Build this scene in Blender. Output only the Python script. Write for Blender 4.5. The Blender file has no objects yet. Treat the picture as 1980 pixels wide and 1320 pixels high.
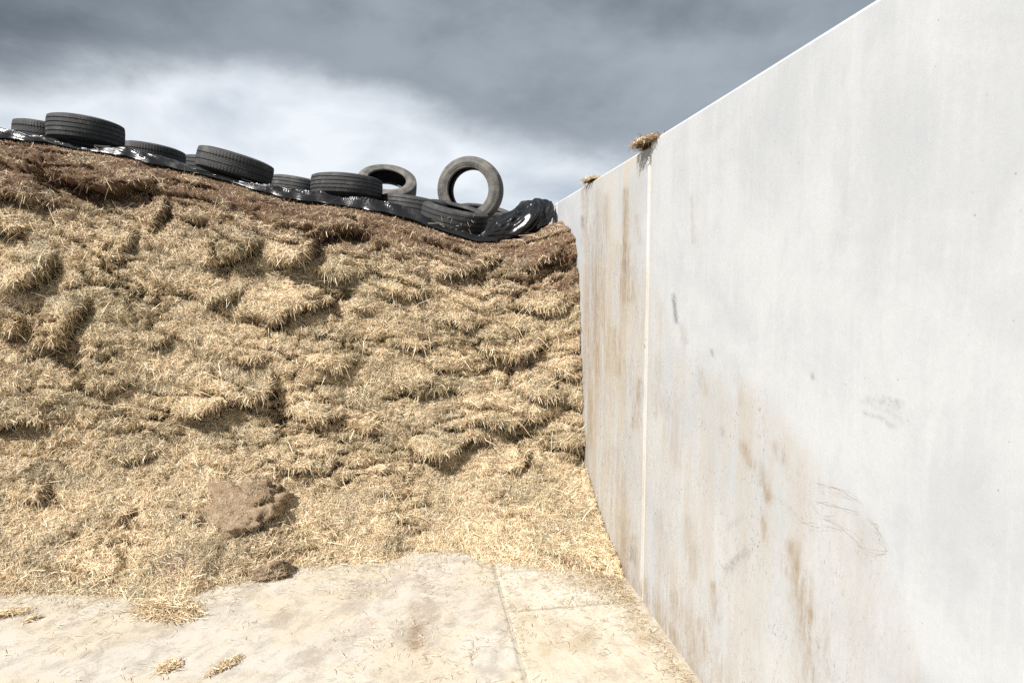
import bpy, math, random
import numpy as np
from mathutils import Vector, Matrix, Euler

C = bpy.context.scene
COL = C.collection
rng = np.random.default_rng(11)
random.seed(5)

# ------------------------------------------------------------------ camera, sky, sun, exposure
CAM_H = 1.70
PITCH, YAW, FPX = math.radians(4.86), math.radians(8.8), 1200.0      # FPX: focal length for a 1980 px wide frame
cam_d = bpy.data.cameras.new('camera')
cam_d.sensor_width = 36.0
cam_d.lens = 36.0 * FPX / 1980.0
cam_d.clip_end = 2000
cam = bpy.data.objects.new('camera', cam_d)
cam.location = (0, 0, CAM_H)
cam.rotation_euler = (math.pi / 2 - PITCH, 0, -YAW)
COL.objects.link(cam)
C.camera = cam

SUN_D = np.array([0.54, 0.43, -0.72]); SUN_D = SUN_D / np.linalg.norm(SUN_D)   # direction the light travels
sun_elev = math.asin(-SUN_D[2])
sun_az = math.atan2(-SUN_D[0], -SUN_D[1])                                         # from +Y, clockwise
ld = bpy.data.lights.new('sun', 'SUN')
ld.energy = 4.6
ld.angle = math.radians(0.5)
ld.color = (1.0, 0.97, 0.925)
lo = bpy.data.objects.new('sun', ld)
lo.rotation_euler = Vector(SUN_D).to_track_quat('-Z', 'Y').to_euler()
lo.location = (-10, -10, 20)
COL.objects.link(lo)

C.view_settings.view_transform = 'Standard'
C.view_settings.look = 'None'
C.view_settings.gamma = 1.0
C.view_settings.use_curve_mapping = False
C.view_settings.exposure = 0.80

C.render.engine = 'CYCLES'
C.cycles.max_bounces = 5
C.cycles.diffuse_bounces = 2
C.cycles.glossy_bounces = 3
C.cycles.transmission_bounces = 3
C.cycles.transparent_max_bounces = 4
C.cycles.use_denoising = False


class NT:
    """small helper for writing node graphs as expressions"""
    def __init__(s, tree):
        s.t = tree; s.n = tree.nodes; s.l = tree.links
    def put(s, sock, v):
        if isinstance(v, bpy.types.NodeSocket): s.l.new(v, sock)
        else:
            try: sock.default_value = v
            except Exception: sock.default_value = tuple(v) + (1.0,)
    def m(s, op, a, b=None, c=None, clamp=False):
        k = s.n.new('ShaderNodeMath'); k.operation = op; k.use_clamp = clamp
        s.put(k.inputs[0], a)
        if b is not None: s.put(k.inputs[1], b)
        if c is not None: s.put(k.inputs[2], c)
        return k.outputs[0]
    def v(s, op, a, b=None):
        k = s.n.new('ShaderNodeVectorMath'); k.operation = op
        s.put(k.inputs[0], a)
        if b is not None: s.put(k.inputs[1], b)
        return k.outputs[0]
    def xyz(s, x, y, z):
        k = s.n.new('ShaderNodeCombineXYZ')
        for i, q in enumerate((x, y, z)): s.put(k.inputs[i], q)
        return k.outputs[0]
    def sep(s, a):
        k = s.n.new('ShaderNodeSeparateXYZ'); s.put(k.inputs[0], a)
        return k.outputs
    def noise(s, vec, scale, detail=4, rough=0.55, dist=0.0):
        k = s.n.new('ShaderNodeTexNoise'); s.put(k.inputs['Vector'], vec)
        k.inputs['Scale'].default_value = scale; k.inputs['Detail'].default_value = detail
        k.inputs['Roughness'].default_value = rough; k.inputs['Distortion'].default_value = dist
        return k.outputs[0]
    def ss(s, x, lo, hi, a=0.0, b=1.0):
        k = s.n.new('ShaderNodeMapRange'); k.interpolation_type = 'SMOOTHSTEP'
        s.put(k.inputs[0], x)
        for i, q in enumerate((lo, hi, a, b)): s.put(k.inputs[1 + i], q)
        return k.outputs[0]
    def mix(s, f, a, b, mode='MIX'):
        k = s.n.new('ShaderNodeMix'); k.data_type = 'RGBA'; k.blend_type = mode
        s.put(k.inputs[0], f); s.put(k.inputs[6], a); s.put(k.inputs[7], b)
        return k.outputs[2]
    def attr(s, name):
        k = s.n.new('ShaderNodeAttribute'); k.attribute_name = name
        return k
    def coord(s, which='Object'):
        return s.n.new('ShaderNodeTexCoord').outputs[which]
    def bump(s, h, strength, dist):
        k = s.n.new('ShaderNodeBump'); k.inputs['Strength'].default_value = strength
        k.inputs['Distance'].default_value = dist; s.put(k.inputs['Height'], h)
        return k.outputs[0]


# --- sky: Nishita seen only in thin gaps, a heavy grey cloud deck with a brighter break under its edge
W = bpy.data.worlds.new('World'); C.world = W; W.use_nodes = True
g = NT(W.node_tree); g.n.clear()
sky = g.n.new('ShaderNodeTexSky'); sky.sky_type = 'NISHITA'; sky.sun_disc = False
sky.sun_elevation = sun_elev; sky.sun_rotation = sun_az
sky.air_density = 1.0; sky.dust_density = 1.5; sky.ozone_density = 1.5
dirv = g.coord('Generated')
dx, dy, dz = g.sep(dirv)
az = g.m('ARCTAN2', dx, dy)                                        # radians from +Y to the right
el = g.m('ARCSINE', dz)
flat = g.xyz(g.m('MULTIPLY', az, 1.0), g.m('MULTIPLY', el, 2.6), 0.37)  # clouds lie flat: stretched sideways
ring = g.xyz(dx, dy, g.m('MULTIPLY', dz, 1.9))                       # seamless all round
n_big = g.noise(ring, 1.7, 2, 0.5)
n_mid = g.noise(ring, 5.2, 7, 0.50, 0.25)
n_fin = g.noise(ring, 9.0, 6, 0.6, 0.2)
# lower edge of the deck
wob = g.m('MULTIPLY', g.m('SINE', g.m('ADD', g.m('MULTIPLY', az, 6.0), 2.77)), 0.048)
edge = g.m('ADD', 0.236, wob)
q = g.m('SUBTRACT', el, edge)
q = g.m('ADD', q, g.m('MULTIPLY', g.m('SUBTRACT', n_mid, 0.5), 0.15))
q = g.m('ADD', q, g.m('MULTIPLY', g.m('SUBTRACT', n_fin, 0.5), 0.07))
deck = g.ss(q, -0.02, 0.06)
# the deck itself: darker and lighter rolls
roll = g.ss(g.m('ADD', g.m('MULTIPLY', n_big, 0.45), g.m('ADD', g.m('MULTIPLY', n_mid, 0.5), g.m('MULTIPLY', n_fin, 0.24))), 0.40, 0.80)
side = g.ss(g.m('SINE', g.m('ADD', az, 0.18)), -0.40, 0.75)
roll = g.m('ADD', g.m('MULTIPLY', roll, 0.72), g.m('MULTIPLY', side, 0.30), clamp=True)
deck_c = g.mix(roll, (0.66, 0.82, 1.02, 1), (2.25, 2.58, 2.95, 1))
# the break under the deck: white sunlit cloud, blue grey air beyond
white = g.ss(g.m('COSINE', g.m('ADD', az, 0.30)), 0.66, 0.985)
white = g.m('ADD', g.m('MULTIPLY', white, 0.80), g.m('MULTIPLY', g.m('SUBTRACT', n_mid, 0.44), 2.2), clamp=True)
low_c = g.mix(white, (2.0, 2.38, 2.95, 1), (5.2, 5.45, 5.7, 1))
lowgap = g.mix(0.06, low_c, sky.outputs[0])
allc = g.mix(deck, lowgap, deck_c)
bg = g.n.new('ShaderNodeBackground'); bg.inputs['Strength'].default_value = 0.1
g.l.new(allc, bg.inputs['Color'])
wo = g.n.new('ShaderNodeOutputWorld'); g.l.new(bg.outputs[0], wo.inputs[0])

# ------------------------------------------------------------------ projection helpers (to read sizes off the photograph)
RIGHT = np.array([math.cos(YAW), -math.sin(YAW), 0.0])
FWDH = np.array([math.sin(YAW), math.cos(YAW), 0.0])
FWD = FWDH * math.cos(PITCH) + np.array([0, 0, -math.sin(PITCH)])
UP = FWDH * math.sin(PITCH) + np.array([0, 0, math.cos(PITCH)])
EYE = np.array([0, 0, CAM_H])

def ray(px, py):
    return RIGHT * ((px - 990) / FPX) + UP * ((660 - py) / FPX) + FWD
def at_t(px, py, t): return EYE + t * ray(px, py)
def at_x(px, py, X): r = ray(px, py); return EYE + r * (X / r[0])
def at_y(px, py, Y): r = ray(px, py); return EYE + r * (Y / r[1])
def at_z(px, py, Z): r = ray(px, py); return EYE + r * ((Z - CAM_H) / r[2])
def proj(P):
    d = np.asarray(P) - EYE
    f = np.maximum(d @ FWD, 1e-3)
    return 990 + FPX * (d @ RIGHT) / f, 660 - FPX * (d @ UP) / f

# ------------------------------------------------------------------ numpy noise
_perm = rng.permutation(4096)
_grad = rng.uniform(0, 2 * np.pi, 4096)
def _h(i, j): return _perm[(_perm[i & 4095] + j) & 4095]
def perlin(x, y):
    x = np.asarray(x, float); y = np.asarray(y, float)
    i = np.floor(x).astype(int); j = np.floor(y).astype(int)
    fx, fy = x - i, y - j
    def gr(a, b, p, q):
        th = _grad[_h(a, b)]
        return np.cos(th) * p + np.sin(th) * q
    u = fx ** 3 * (fx * (fx * 6 - 15) + 10); v = fy ** 3 * (fy * (fy * 6 - 15) + 10)
    a = gr(i, j, fx, fy); b = gr(i + 1, j, fx - 1, fy); c = gr(i, j + 1, fx, fy - 1); d = gr(i + 1, j + 1, fx - 1, fy - 1)
    return ((a * (1 - u) + b * u) * (1 - v) + (c * (1 - u) + d * u) * v) * 1.5
def fbm(x, y, o=4, r=0.5):
    s = 0; a = 1.0; f = 1.0; n = 0
    for k in range(o):
        s = s + a * perlin(x * f + 17.3 * k, y * f + 9.1 * k); n += a; a *= r; f *= 2.03
    return s / n
def worley(x, y):
    """F1, F2 and an id number of the nearest cell; cells are jittered grid points"""
    i = np.floor(x).astype(int); j = np.floor(y).astype(int)
    f1 = np.full(x.shape, 9.0); f2 = f1.copy(); cid = np.zeros(x.shape); ox = np.zeros(x.shape); oy = np.zeros(x.shape)
    for a in (-1, 0, 1):
        for b in (-1, 0, 1):
            h = _h(i + a, j + b)
            cx = i + a + 0.5 + 0.42 * np.cos(_grad[h]); cy = j + b + 0.5 + 0.42 * np.sin(_grad[h] * 1.7)
            d = np.hypot(x - cx, y - cy)
            near = d < f1
            f2 = np.where(near, f1, np.minimum(f2, d))
            cid = np.where(near, h / 4096.0, cid); ox = np.where(near, x - cx, ox); oy = np.where(near, y - cy, oy)
            f1 = np.where(near, d, f1)
    return f1, f2, cid, ox, oy
def sstep(x, a, b):
    t = np.clip((x - a) / (b - a), 0, 1); return t * t * (3 - 2 * t)

# ------------------------------------------------------------------ object helpers
def tag(o, label=None, cat=None, group=None, kind=None):
    if label: o['label'] = label
    if cat: o['category'] = cat
    if group: o['group'] = group
    if kind: o['kind'] = kind
    return o
def empty(name, loc, rot=None):
    o = bpy.data.objects.new(name, None); COL.objects.link(o)
    o.location = loc
    if rot is not None: o.rotation_euler = rot
    return o
def link(name, me, mat=None, parent=None):
    o = bpy.data.objects.new(name, me); COL.objects.link(o)
    if mat is not None and not me.materials: me.materials.append(mat)
    if parent is not None: o.parent = parent
    return o
def np_mesh(name, V, F, smooth=True):
    """F: (n,4) quads or (n,3) triangles"""
    V = np.asarray(V, np.float32); F = np.asarray(F, np.int32)
    me = bpy.data.meshes.new(name)
    k = F.shape[1]
    me.vertices.add(len(V)); me.vertices.foreach_set('co', V.ravel())
    me.loops.add(F.size); me.loops.foreach_set('vertex_index', F.ravel())
    me.polygons.add(len(F)); me.polygons.foreach_set('loop_start', np.arange(0, F.size, k, dtype=np.int32))
    me.update(calc_edges=True)
    me.polygons.foreach_set('use_smooth', np.full(len(F), smooth))
    me.validate()
    return me
def add_attr(me, name, arr, kind='FLOAT'):
    a = me.attributes.new(name, 'FLOAT_COLOR' if kind == 'COLOR' else 'FLOAT', 'POINT')
    a.data.foreach_set('color' if kind == 'COLOR' else 'value', np.asarray(arr, np.float32).ravel())
def grid_faces(nr, nc, wrap=False):
    r = np.arange(nr - 1)[:, None]; c = np.arange(nc if wrap else nc - 1)[None, :]
    c2 = (c + 1) % nc
    return np.stack([r * nc + c, r * nc + c2, (r + 1) * nc + c2, (r + 1) * nc + c], -1).reshape(-1, 4)
def new_mat(name):
    m = bpy.data.materials.new(name); m.use_nodes = True
    t = NT(m.node_tree)
    return m, t, t.n['Principled BSDF']
def unit(a): return a / np.maximum(np.linalg.norm(a, axis=-1, keepdims=True), 1e-9)

# ------------------------------------------------------------------ materials
def mat_straw():
    m, t, b = new_mat('dry_straw')
    a = t.attr('tint').outputs['Color']
    n = t.noise(t.coord('Object'), 55, 2)
    c = t.mix(1.0, a, t.mix(n, (0.8, 0.78, 0.74, 1), (1.15, 1.15, 1.12, 1)), 'MULTIPLY')
    t.put(b.inputs['Base Color'], c)
    b.inputs['Roughness'].default_value = 0.55
    b.inputs['Specular IOR Level'].default_value = 0.4
    tr = t.n.new('ShaderNodeBsdfTranslucent'); t.put(tr.inputs[0], c)
    mx = t.n.new('ShaderNodeMixShader'); mx.inputs[0].default_value = 0.10
    t.l.new(b.outputs[0], mx.inputs[1]); t.l.new(tr.outputs[0], mx.inputs[2])
    t.l.new(mx.outputs[0], t.n['Material Output'].inputs[0])
    return m
def mat_heap():
    m, t, b = new_mat('packed_silage')
    o = t.coord('Object')
    a = t.attr('tint').outputs['Color']
    n = t.noise(o, 38, 6, 0.7)
    n2 = t.noise(t.v('MULTIPLY', o, (1.0, 1.0, 2.2)), 120, 4, 0.7)
    f = t.mix(n2, (0.45, 0.43, 0.40, 1), (1.35, 1.32, 1.25, 1))
    c = t.mix(1.0, a, f, 'MULTIPLY')
    t.put(b.inputs['Base Color'], c)
    b.inputs['Roughness'].default_value = 0.85
    b.inputs['Specular IOR Level'].default_value = 0.2
    t.put(b.inputs['Normal'], t.bump(t.m('ADD', n, t.m('MULTIPLY', n2, 0.7)), 0.9, 0.02))
    return m
def mat_rubber(name, dust, tone):
    m, t, b = new_mat(name)
    o = t.coord('Object')
    n = t.noise(o, 9, 6, 0.65)
    n2 = t.noise(o, 60, 4, 0.7)
    d = t.ss(t.m('ADD', t.m('MULTIPLY', n, 0.75), t.m('MULTIPLY', n2, 0.35)), 0.62 - 0.3 * dust, 0.80 - 0.15 * dust)
    c = t.mix(t.m('MULTIPLY', d, 0.18 + 0.82 * dust), (tone, tone, tone * 1.02, 1), (0.18, 0.165, 0.145, 1))
    t.put(b.inputs['Base Color'], c)
    t.put(b.inputs['Roughness'], t.ss(n2, 0.2, 0.8, 0.55, 0.85))
    b.inputs['Specular IOR Level'].default_value = 0.35
    t.put(b.inputs['Normal'], t.bump(n2, 0.25, 0.004))
    return m
def mat_plastic():
    m, t, b = new_mat('black_polythene')
    o = t.coord('Object')
    n = t.noise(o, 7, 5, 0.6)
    n2 = t.noise(o, 40, 3, 0.6)
    dust = t.ss(n, 0.55, 0.75)
    t.put(b.inputs['Base Color'], t.mix(t.m('MULTIPLY', dust, 0.25), (0.012, 0.012, 0.013, 1), (0.12, 0.11, 0.10, 1)))
    t.put(b.inputs['Roughness'], t.ss(n, 0.3, 0.75, 0.20, 0.34))
    b.inputs['Specular IOR Level'].default_value = 0.45
    t.put(b.inputs['Normal'], t.bump(n2, 0.15, 0.006))
    return m
def mat_wall():
    m, t, b = new_mat('wall_concrete')
    o = t.coord('Object'); x, y, z = t.sep(o)
    streak = t.noise(t.xyz(t.m('MULTIPLY', y, 1.0), 3.1, t.m('MULTIPLY', z, 0.06)), 34, 5, 0.65)
    streak2 = t.noise(t.xyz(t.m('MULTIPLY', y, 1.0), 1.7, t.m('MULTIPLY', z, 0.16)), 7, 5, 0.6, 0.4)
    mott = t.noise(o, 2.3, 5, 0.6, 0.4)
    fine = t.noise(o, 55, 4, 0.7)
    pore = t.noise(o, 140, 3, 0.6)
    v = t.m('ADD', t.m('MULTIPLY', mott, 0.75), t.m('ADD', t.m('MULTIPLY', streak, 0.12), t.m('MULTIPLY', streak2, 0.22)))
    base = t.mix(t.ss(v, 0.40, 0.66), (0.410, 0.425, 0.442, 1), (0.475, 0.487, 0.500, 1))
    mot2 = t.noise(t.xyz(x, y, t.m('MULTIPLY', z, 0.55)), 11, 7, 0.7, 0.3)
    base = t.mix(t.m('MULTIPLY', t.ss(mot2, 0.48, 0.68), 0.22), base, (0.345, 0.362, 0.382, 1))
    base = t.mix(t.m('MULTIPLY', t.ss(streak, 0.54, 0.72), 0.16), base, (0.54, 0.55, 0.56, 1))
    vo = t.n.new('ShaderNodeTexVoronoi'); vo.inputs['Scale'].default_value = 26; t.l.new(o, vo.inputs['Vector'])
    hole = t.m('MULTIPLY', t.m('SUBTRACT', 1.0, t.ss(vo.outputs['Distance'], 0.045, 0.085)), t.ss(t.noise(o, 3.2, 3, 0.6), 0.50, 0.60))
    base = t.mix(t.m('MULTIPLY', hole, 0.65), base, (0.20, 0.20, 0.20, 1))
    base = t.mix(t.m('MULTIPLY', t.ss(fine, 0.35, 0.7), 0.10), base, (0.30, 0.295, 0.285, 1))
    wm = t.attr('warm').outputs['Fac']
    base = t.mix(t.m('MULTIPLY', wm, t.ss(t.m('ADD', t.m('MULTIPLY', mott, 0.5), t.m('MULTIPLY', streak2, 0.5)), 0.36, 0.58), clamp=True), base, (0.45, 0.42, 0.36, 1))
    # brown silage stain running down, broken by vertical streaks
    st = t.attr('stain').outputs['Fac']
    br = t.m('ADD', t.m('MULTIPLY', streak, 0.16), t.m('ADD', t.m('MULTIPLY', streak2, 0.57), t.m('MULTIPLY', t.noise(t.xyz(x, y, t.m('MULTIPLY', z, 0.3)), 40, 5, 0.75), 0.50)))
    sm = t.m('MULTIPLY', st, t.ss(br, 0.44, 0.82), clamp=True)
    base = t.mix(t.m('MULTIPLY', sm, 0.85), base, (0.25, 0.18, 0.11, 1))
    # grey rubber scuffs
    sc = t.attr('scuff').outputs['Fac']
    base = t.mix(t.m('MULTIPLY', t.m('MULTIPLY', sc, 0.8), t.ss(fine, 0.25, 0.62), clamp=True), base, (0.15, 0.15, 0.15, 1))
    # specks of dirt and dried splashes
    sp = t.attr('speck').outputs['Fac']
    spk = t.noise(t.xyz(x, y, t.m('MULTIPLY', z, 0.45)), 95, 3, 0.75)
    cl = t.ss(t.noise(o, 6, 4, 0.65), 0.38, 0.72)
    k = t.m('MULTIPLY', t.m('MULTIPLY', sp, cl), t.ss(spk, 0.56, 0.67), clamp=True)
    base = t.mix(k, base, (0.13, 0.095, 0.065, 1))
    film = t.m('MULTIPLY', t.m('MULTIPLY', sp, t.ss(streak2, 0.40, 0.75)), 0.42, clamp=True)
    base = t.mix(film, base, (0.39, 0.35, 0.30, 1))
    t.put(b.inputs['Base Color'], base)
    b.inputs['Roughness'].default_value = 0.8
    b.inputs['Specular IOR Level'].default_value = 0.25
    t.put(b.inputs['Normal'], t.bump(t.m('ADD', t.m('MULTIPLY', fine, 0.5), t.m('ADD', t.m('MULTIPLY', pore, 0.4), t.m('MULTIPLY', streak, 0.4))), 0.10, 0.004))
    return m
def mat_floor(name, warm):
    m, t, b = new_mat(name)
    o = t.coord('Object'); x, y, z = t.sep(o)
    # scrape marks run away from the camera and to the right
    s = t.m('ADD', t.m('MULTIPLY', x, 0.86), t.m('MULTIPLY', y, -0.5 if not warm else 0.05))
    l = t.m('ADD', t.m('MULTIPLY', x, 0.5), t.m('MULTIPLY', y, 0.86))
    scrape = t.noise(t.xyz(s, t.m('MULTIPLY', l, 0.22), 0.3), 17, 7, 0.72, 0.5)
    scr2 = t.noise(t.xyz(s, t.m('MULTIPLY', l, 0.36), 2.3), 7, 9, 0.72, 0.5)
    blot = t.noise(o, 2.1, 6, 0.62, 0.8)
    blot2 = t.noise(o, 7.0, 9, 0.74, 0.5)
    fine = t.noise(o, 70, 5, 0.72)
    a = t.mix(t.ss(blot, 0.38, 0.62), (0.485, 0.43, 0.34, 1), (0.485, 0.45, 0.395, 1)) if not warm else \
        t.mix(t.ss(blot, 0.38, 0.62), (0.475, 0.425, 0.335, 1), (0.51, 0.475, 0.405, 1))
    grey = t.ss(t.m('ADD', t.m('MULTIPLY', scr2, 0.55), t.m('MULTIPLY', blot2, 0.45)), 0.47, 0.60)
    a = t.mix(t.m('MULTIPLY', grey, 0.6 if not warm else 0.55), a, (0.29, 0.255, 0.21, 1) if not warm else (0.34, 0.265, 0.165, 1))
    pale = t.ss(t.m('ADD', t.m('MULTIPLY', scrape, 0.5), t.m('MULTIPLY', blot2, 0.5)), 0.53, 0.66)
    a = t.mix(t.m('MULTIPLY', pale, 0.55), a, (0.56, 0.545, 0.52, 1))
    a = t.mix(t.m('MULTIPLY', t.ss(t.m('ADD', t.m('MULTIPLY', scrape, 0.5), t.m('MULTIPLY', blot2, 0.5)), 0.52, 0.66), 0.6), a, (0.27, 0.23, 0.18, 1))
    st = t.attr('stain').outputs['Fac']
    och = t.ss(t.m('ADD', x, t.m('MULTIPLY', blot2, 0.35)), 0.75 if warm else 9.0, 1.25 if warm else 9.5)
    a = t.mix(t.m('MULTIPLY', och, 0.6), a, (0.40, 0.31, 0.19, 1))
    a = t.mix(t.m('MULTIPLY', st, t.ss(t.m('ADD', t.m('MULTIPLY', fine, 0.4), t.m('MULTIPLY', blot2, 0.6)), 0.36, 0.62), clamp=True), a, (0.23, 0.16, 0.105, 1))
    a = t.mix(t.m('MULTIPLY', t.m('MULTIPLY', t.ss(fine, 0.52, 0.66), t.ss(blot2, 0.42, 0.60)), 0.75), a, (0.30, 0.24, 0.17, 1))
    t.put(b.inputs['Base Color'], a)
    b.inputs['Roughness'].default_value = 0.82
    b.inputs['Specular IOR Level'].default_value = 0.25
    t.put(b.inputs['Normal'], t.bump(t.m('ADD', t.m('MULTIPLY', fine, 0.6), t.m('ADD', scrape, t.m('MULTIPLY', blot2, 0.8))), 0.35, 0.012))
    return m
def mat_plain(name, c, rough=0.8, n_amt=0.25, scale=30):
    m, t, b = new_mat(name)
    n = t.noise(t.coord('Object'), scale, 5, 0.65)
    lo_ = tuple(q * (1 - n_amt) for q in c) + (1,); hi_ = tuple(q * (1 + n_amt) for q in c) + (1,)
    t.put(b.inputs['Base Color'], t.mix(n, lo_, hi_))
    b.inputs['Roughness'].default_value = rough
    t.put(b.inputs['Normal'], t.bump(n, 0.3, 0.01))
    return m
M_STRAW, M_HEAP = mat_straw(), mat_heap()
M_RUB = [mat_rubber('worn_rubber', 0.32, 0.042), mat_rubber('dusty_rubber', 0.85, 0.045), mat_rubber('grey_rubber', 0.45, 0.055)]
M_LINER = mat_plain('tyre_liner', (0.018, 0.018, 0.018), 0.6)
M_PLASTIC = mat_plastic()
M_WALL = mat_wall()
M_FLOOR, M_FOOT = mat_floor('floor_concrete', False), mat_floor('foot_concrete', True)
M_SEAL = mat_plain('joint_mortar', (0.56, 0.52, 0.45), 0.85, 0.15, 40)
M_DIRT = mat_plain('dried_dirt', (0.39, 0.35, 0.29), 0.9, 0.35, 60)
M_SOIL = mat_plain('field_soil', (0.13, 0.12, 0.07), 0.95, 0.4, 3)

# ------------------------------------------------------------------ ground, floor
WX, WH, PANEL_W, JOINT = 1.20, 2.44, 2.13, 3.12
FOOT_X = 0.46
gv = np.array([[-600, -600, -0.12], [600, -600, -0.12], [600, 600, -0.12], [-600, 600, -0.12]])
tag(link('ground', np_mesh('ground', gv, [[0, 1, 2, 3]]), M_SOIL), kind='structure')

def nonuni(a, b, lo_, hi_, fine, coarse):
    p = list(np.arange(a, lo_, coarse)) + list(np.arange(lo_, hi_, fine)) + list(np.arange(hi_, b, coarse)) + [b]
    return np.array(p)
def blob(px, py, cx, cy, rx, ry, ang=0.0):
    c, s = math.cos(ang), math.sin(ang)
    u = (px - cx) * c + (py - cy) * s; w = -(px - cx) * s + (py - cy) * c
    return np.exp(-((u / rx) ** 2 + (w / ry) ** 2))
fx = nonuni(-9.0, FOOT_X - 0.008, -3.2, FOOT_X - 0.1, 0.018, 0.15)
fx = np.concatenate([fx[fx < FOOT_X - 0.03], [FOOT_X - 0.03, FOOT_X - 0.014, FOOT_X - 0.008]])
fy = nonuni(-5.0, 14.0, 2.0, 4.3, 0.018, 0.2)
FX, FY = np.meshgrid(fx, fy)
FZ = 0.004 * fbm(FX * 1.3, FY * 1.3, 3) + 0.0025 * fbm(FX * 7, FY * 3, 3)
FZ = np.where(FX > FOOT_X - 0.012, -0.006, FZ)
FP = np.stack([FX, FY, FZ], -1).reshape(-1, 3)
pu, pv = proj(FP)
fs = (0.9 * blob(pu, pv, 803, 1240, 14, 34, 0.15) + 0.5 * blob(pu, pv, 775, 1258, 8, 10) + 0.5 * blob(pu, pv, 800, 1190, 10, 22)
      + 0.35 * blob(pu, pv, 700, 1150, 90, 20) + 0.30 * blob(pu, pv, 905, 1160, 60, 40)  + 0.5 * blob(pu, pv, 820, 1215, 30, 60) + 0.4 * blob(pu, pv, 650, 1240, 60, 30, -0.4) + 0.35 * blob(pu, pv, 300, 1230, 110, 16, -0.45) + 0.3 * blob(pu, pv, 140, 1225, 60, 9, -0.5)
      + 0.3 * blob(pu, pv, 190, 1255, 60, 8, -0.45) + 0.35 * blob(pu, pv, 560, 1180, 30, 14, -0.5)
      + 0.12 * sstep(FX.ravel(), FOOT_X - 0.06, FOOT_X - 0.02) * (0.5 + fbm(FX.ravel() * 9, FY.ravel() * 9)))
fme = np_mesh('floor', FP, grid_faces(len(fy), len(fx)))
add_attr(fme, 'stain', np.clip(fs, 0, 1))
floor = tag(link('floor', fme, M_FLOOR), kind='structure')

# ------------------------------------------------------------------ concrete wall: L shaped elements
wall = empty('concrete_wall', (WX, JOINT, 0))
tag(wall, 'tall pale grey concrete silo wall of upright panels, stained brown near the silage', 'wall')
def seg_dist(px, py, pts):
    d = np.full(px.shape, 1e9)
    for (x0, y0), (x1, y1) in zip(pts[:-1], pts[1:]):
        vx, vy = x1 - x0, y1 - y0
        u = np.clip(((px - x0) * vx + (py - y0) * vy) / (vx * vx + vy * vy), 0, 1)
        d = np.minimum(d, np.hypot(px - x0 - u * vx, py - y0 - u * vy))
    return d
STREAKS = [  # x0,y0,x1,y1, half width, strength
    (1205, 480, 1212, 570, 16, 1.2), (1209, 370, 1206, 520, 7, 1.0), (1150, 520, 1160, 700, 20, 0.75), (1190, 640, 1196, 720, 8, 0.8),
    (1145, 380, 1150, 640, 14, 0.6), (1170, 380, 1165, 560, 8, 0.5), (1233, 420, 1236, 470, 7, 0.6), (1236, 740, 1228, 820, 9, 1.0), (1215, 700, 1222, 780, 10, 0.6),
    (1180, 880, 1200, 1060, 18, 0.5), (1225, 1040, 1228, 1090, 8, 0.9), (1137, 560, 1140, 860, 9, 0.55), (1319, 630, 1325, 660, 6, 0.9),
    (1355, 720, 1365, 760, 8, 0.6), (1437, 860, 1452, 900, 8, 0.9), (1466, 900, 1484, 962, 10, 1.2), (1500, 860, 1512, 890, 8, 0.7),
    (1475, 1000, 1478, 1040, 5, 0.9), (1530, 1055, 1545, 1120, 14, 1.1), (1545, 1120, 1560, 1200, 20, 1.3), (1560, 1200, 1570, 1310, 22, 1.0),
    (1510, 1070, 1520, 1110, 6, 0.9), (1600, 1200, 1600, 1320, 20, 0.45), (1380, 1130, 1388, 1200, 8, 1.0), (1350, 1200, 1362, 1250, 10, 0.9), (1300, 1150, 1360, 1260, 22, 0.6),
    (1385, 1260, 1400, 1310, 12, 0.7), (1300, 780, 1310, 900, 16, 0.45), (1270, 690, 1275, 800, 10, 0.5), (1275, 1000, 1290, 1120, 16, 0.55), (1330, 1010, 1345, 1110, 14, 0.5),
    (1338, 380, 1341, 470, 4, 0.5), (1420, 700, 1430, 780, 10, 0.35), (1250, 1130, 1300, 1230, 14, 0.7), (1127, 360, 1126, 470, 4, 1.0), (1200, 300, 1196, 370, 5, 0.3)]
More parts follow.
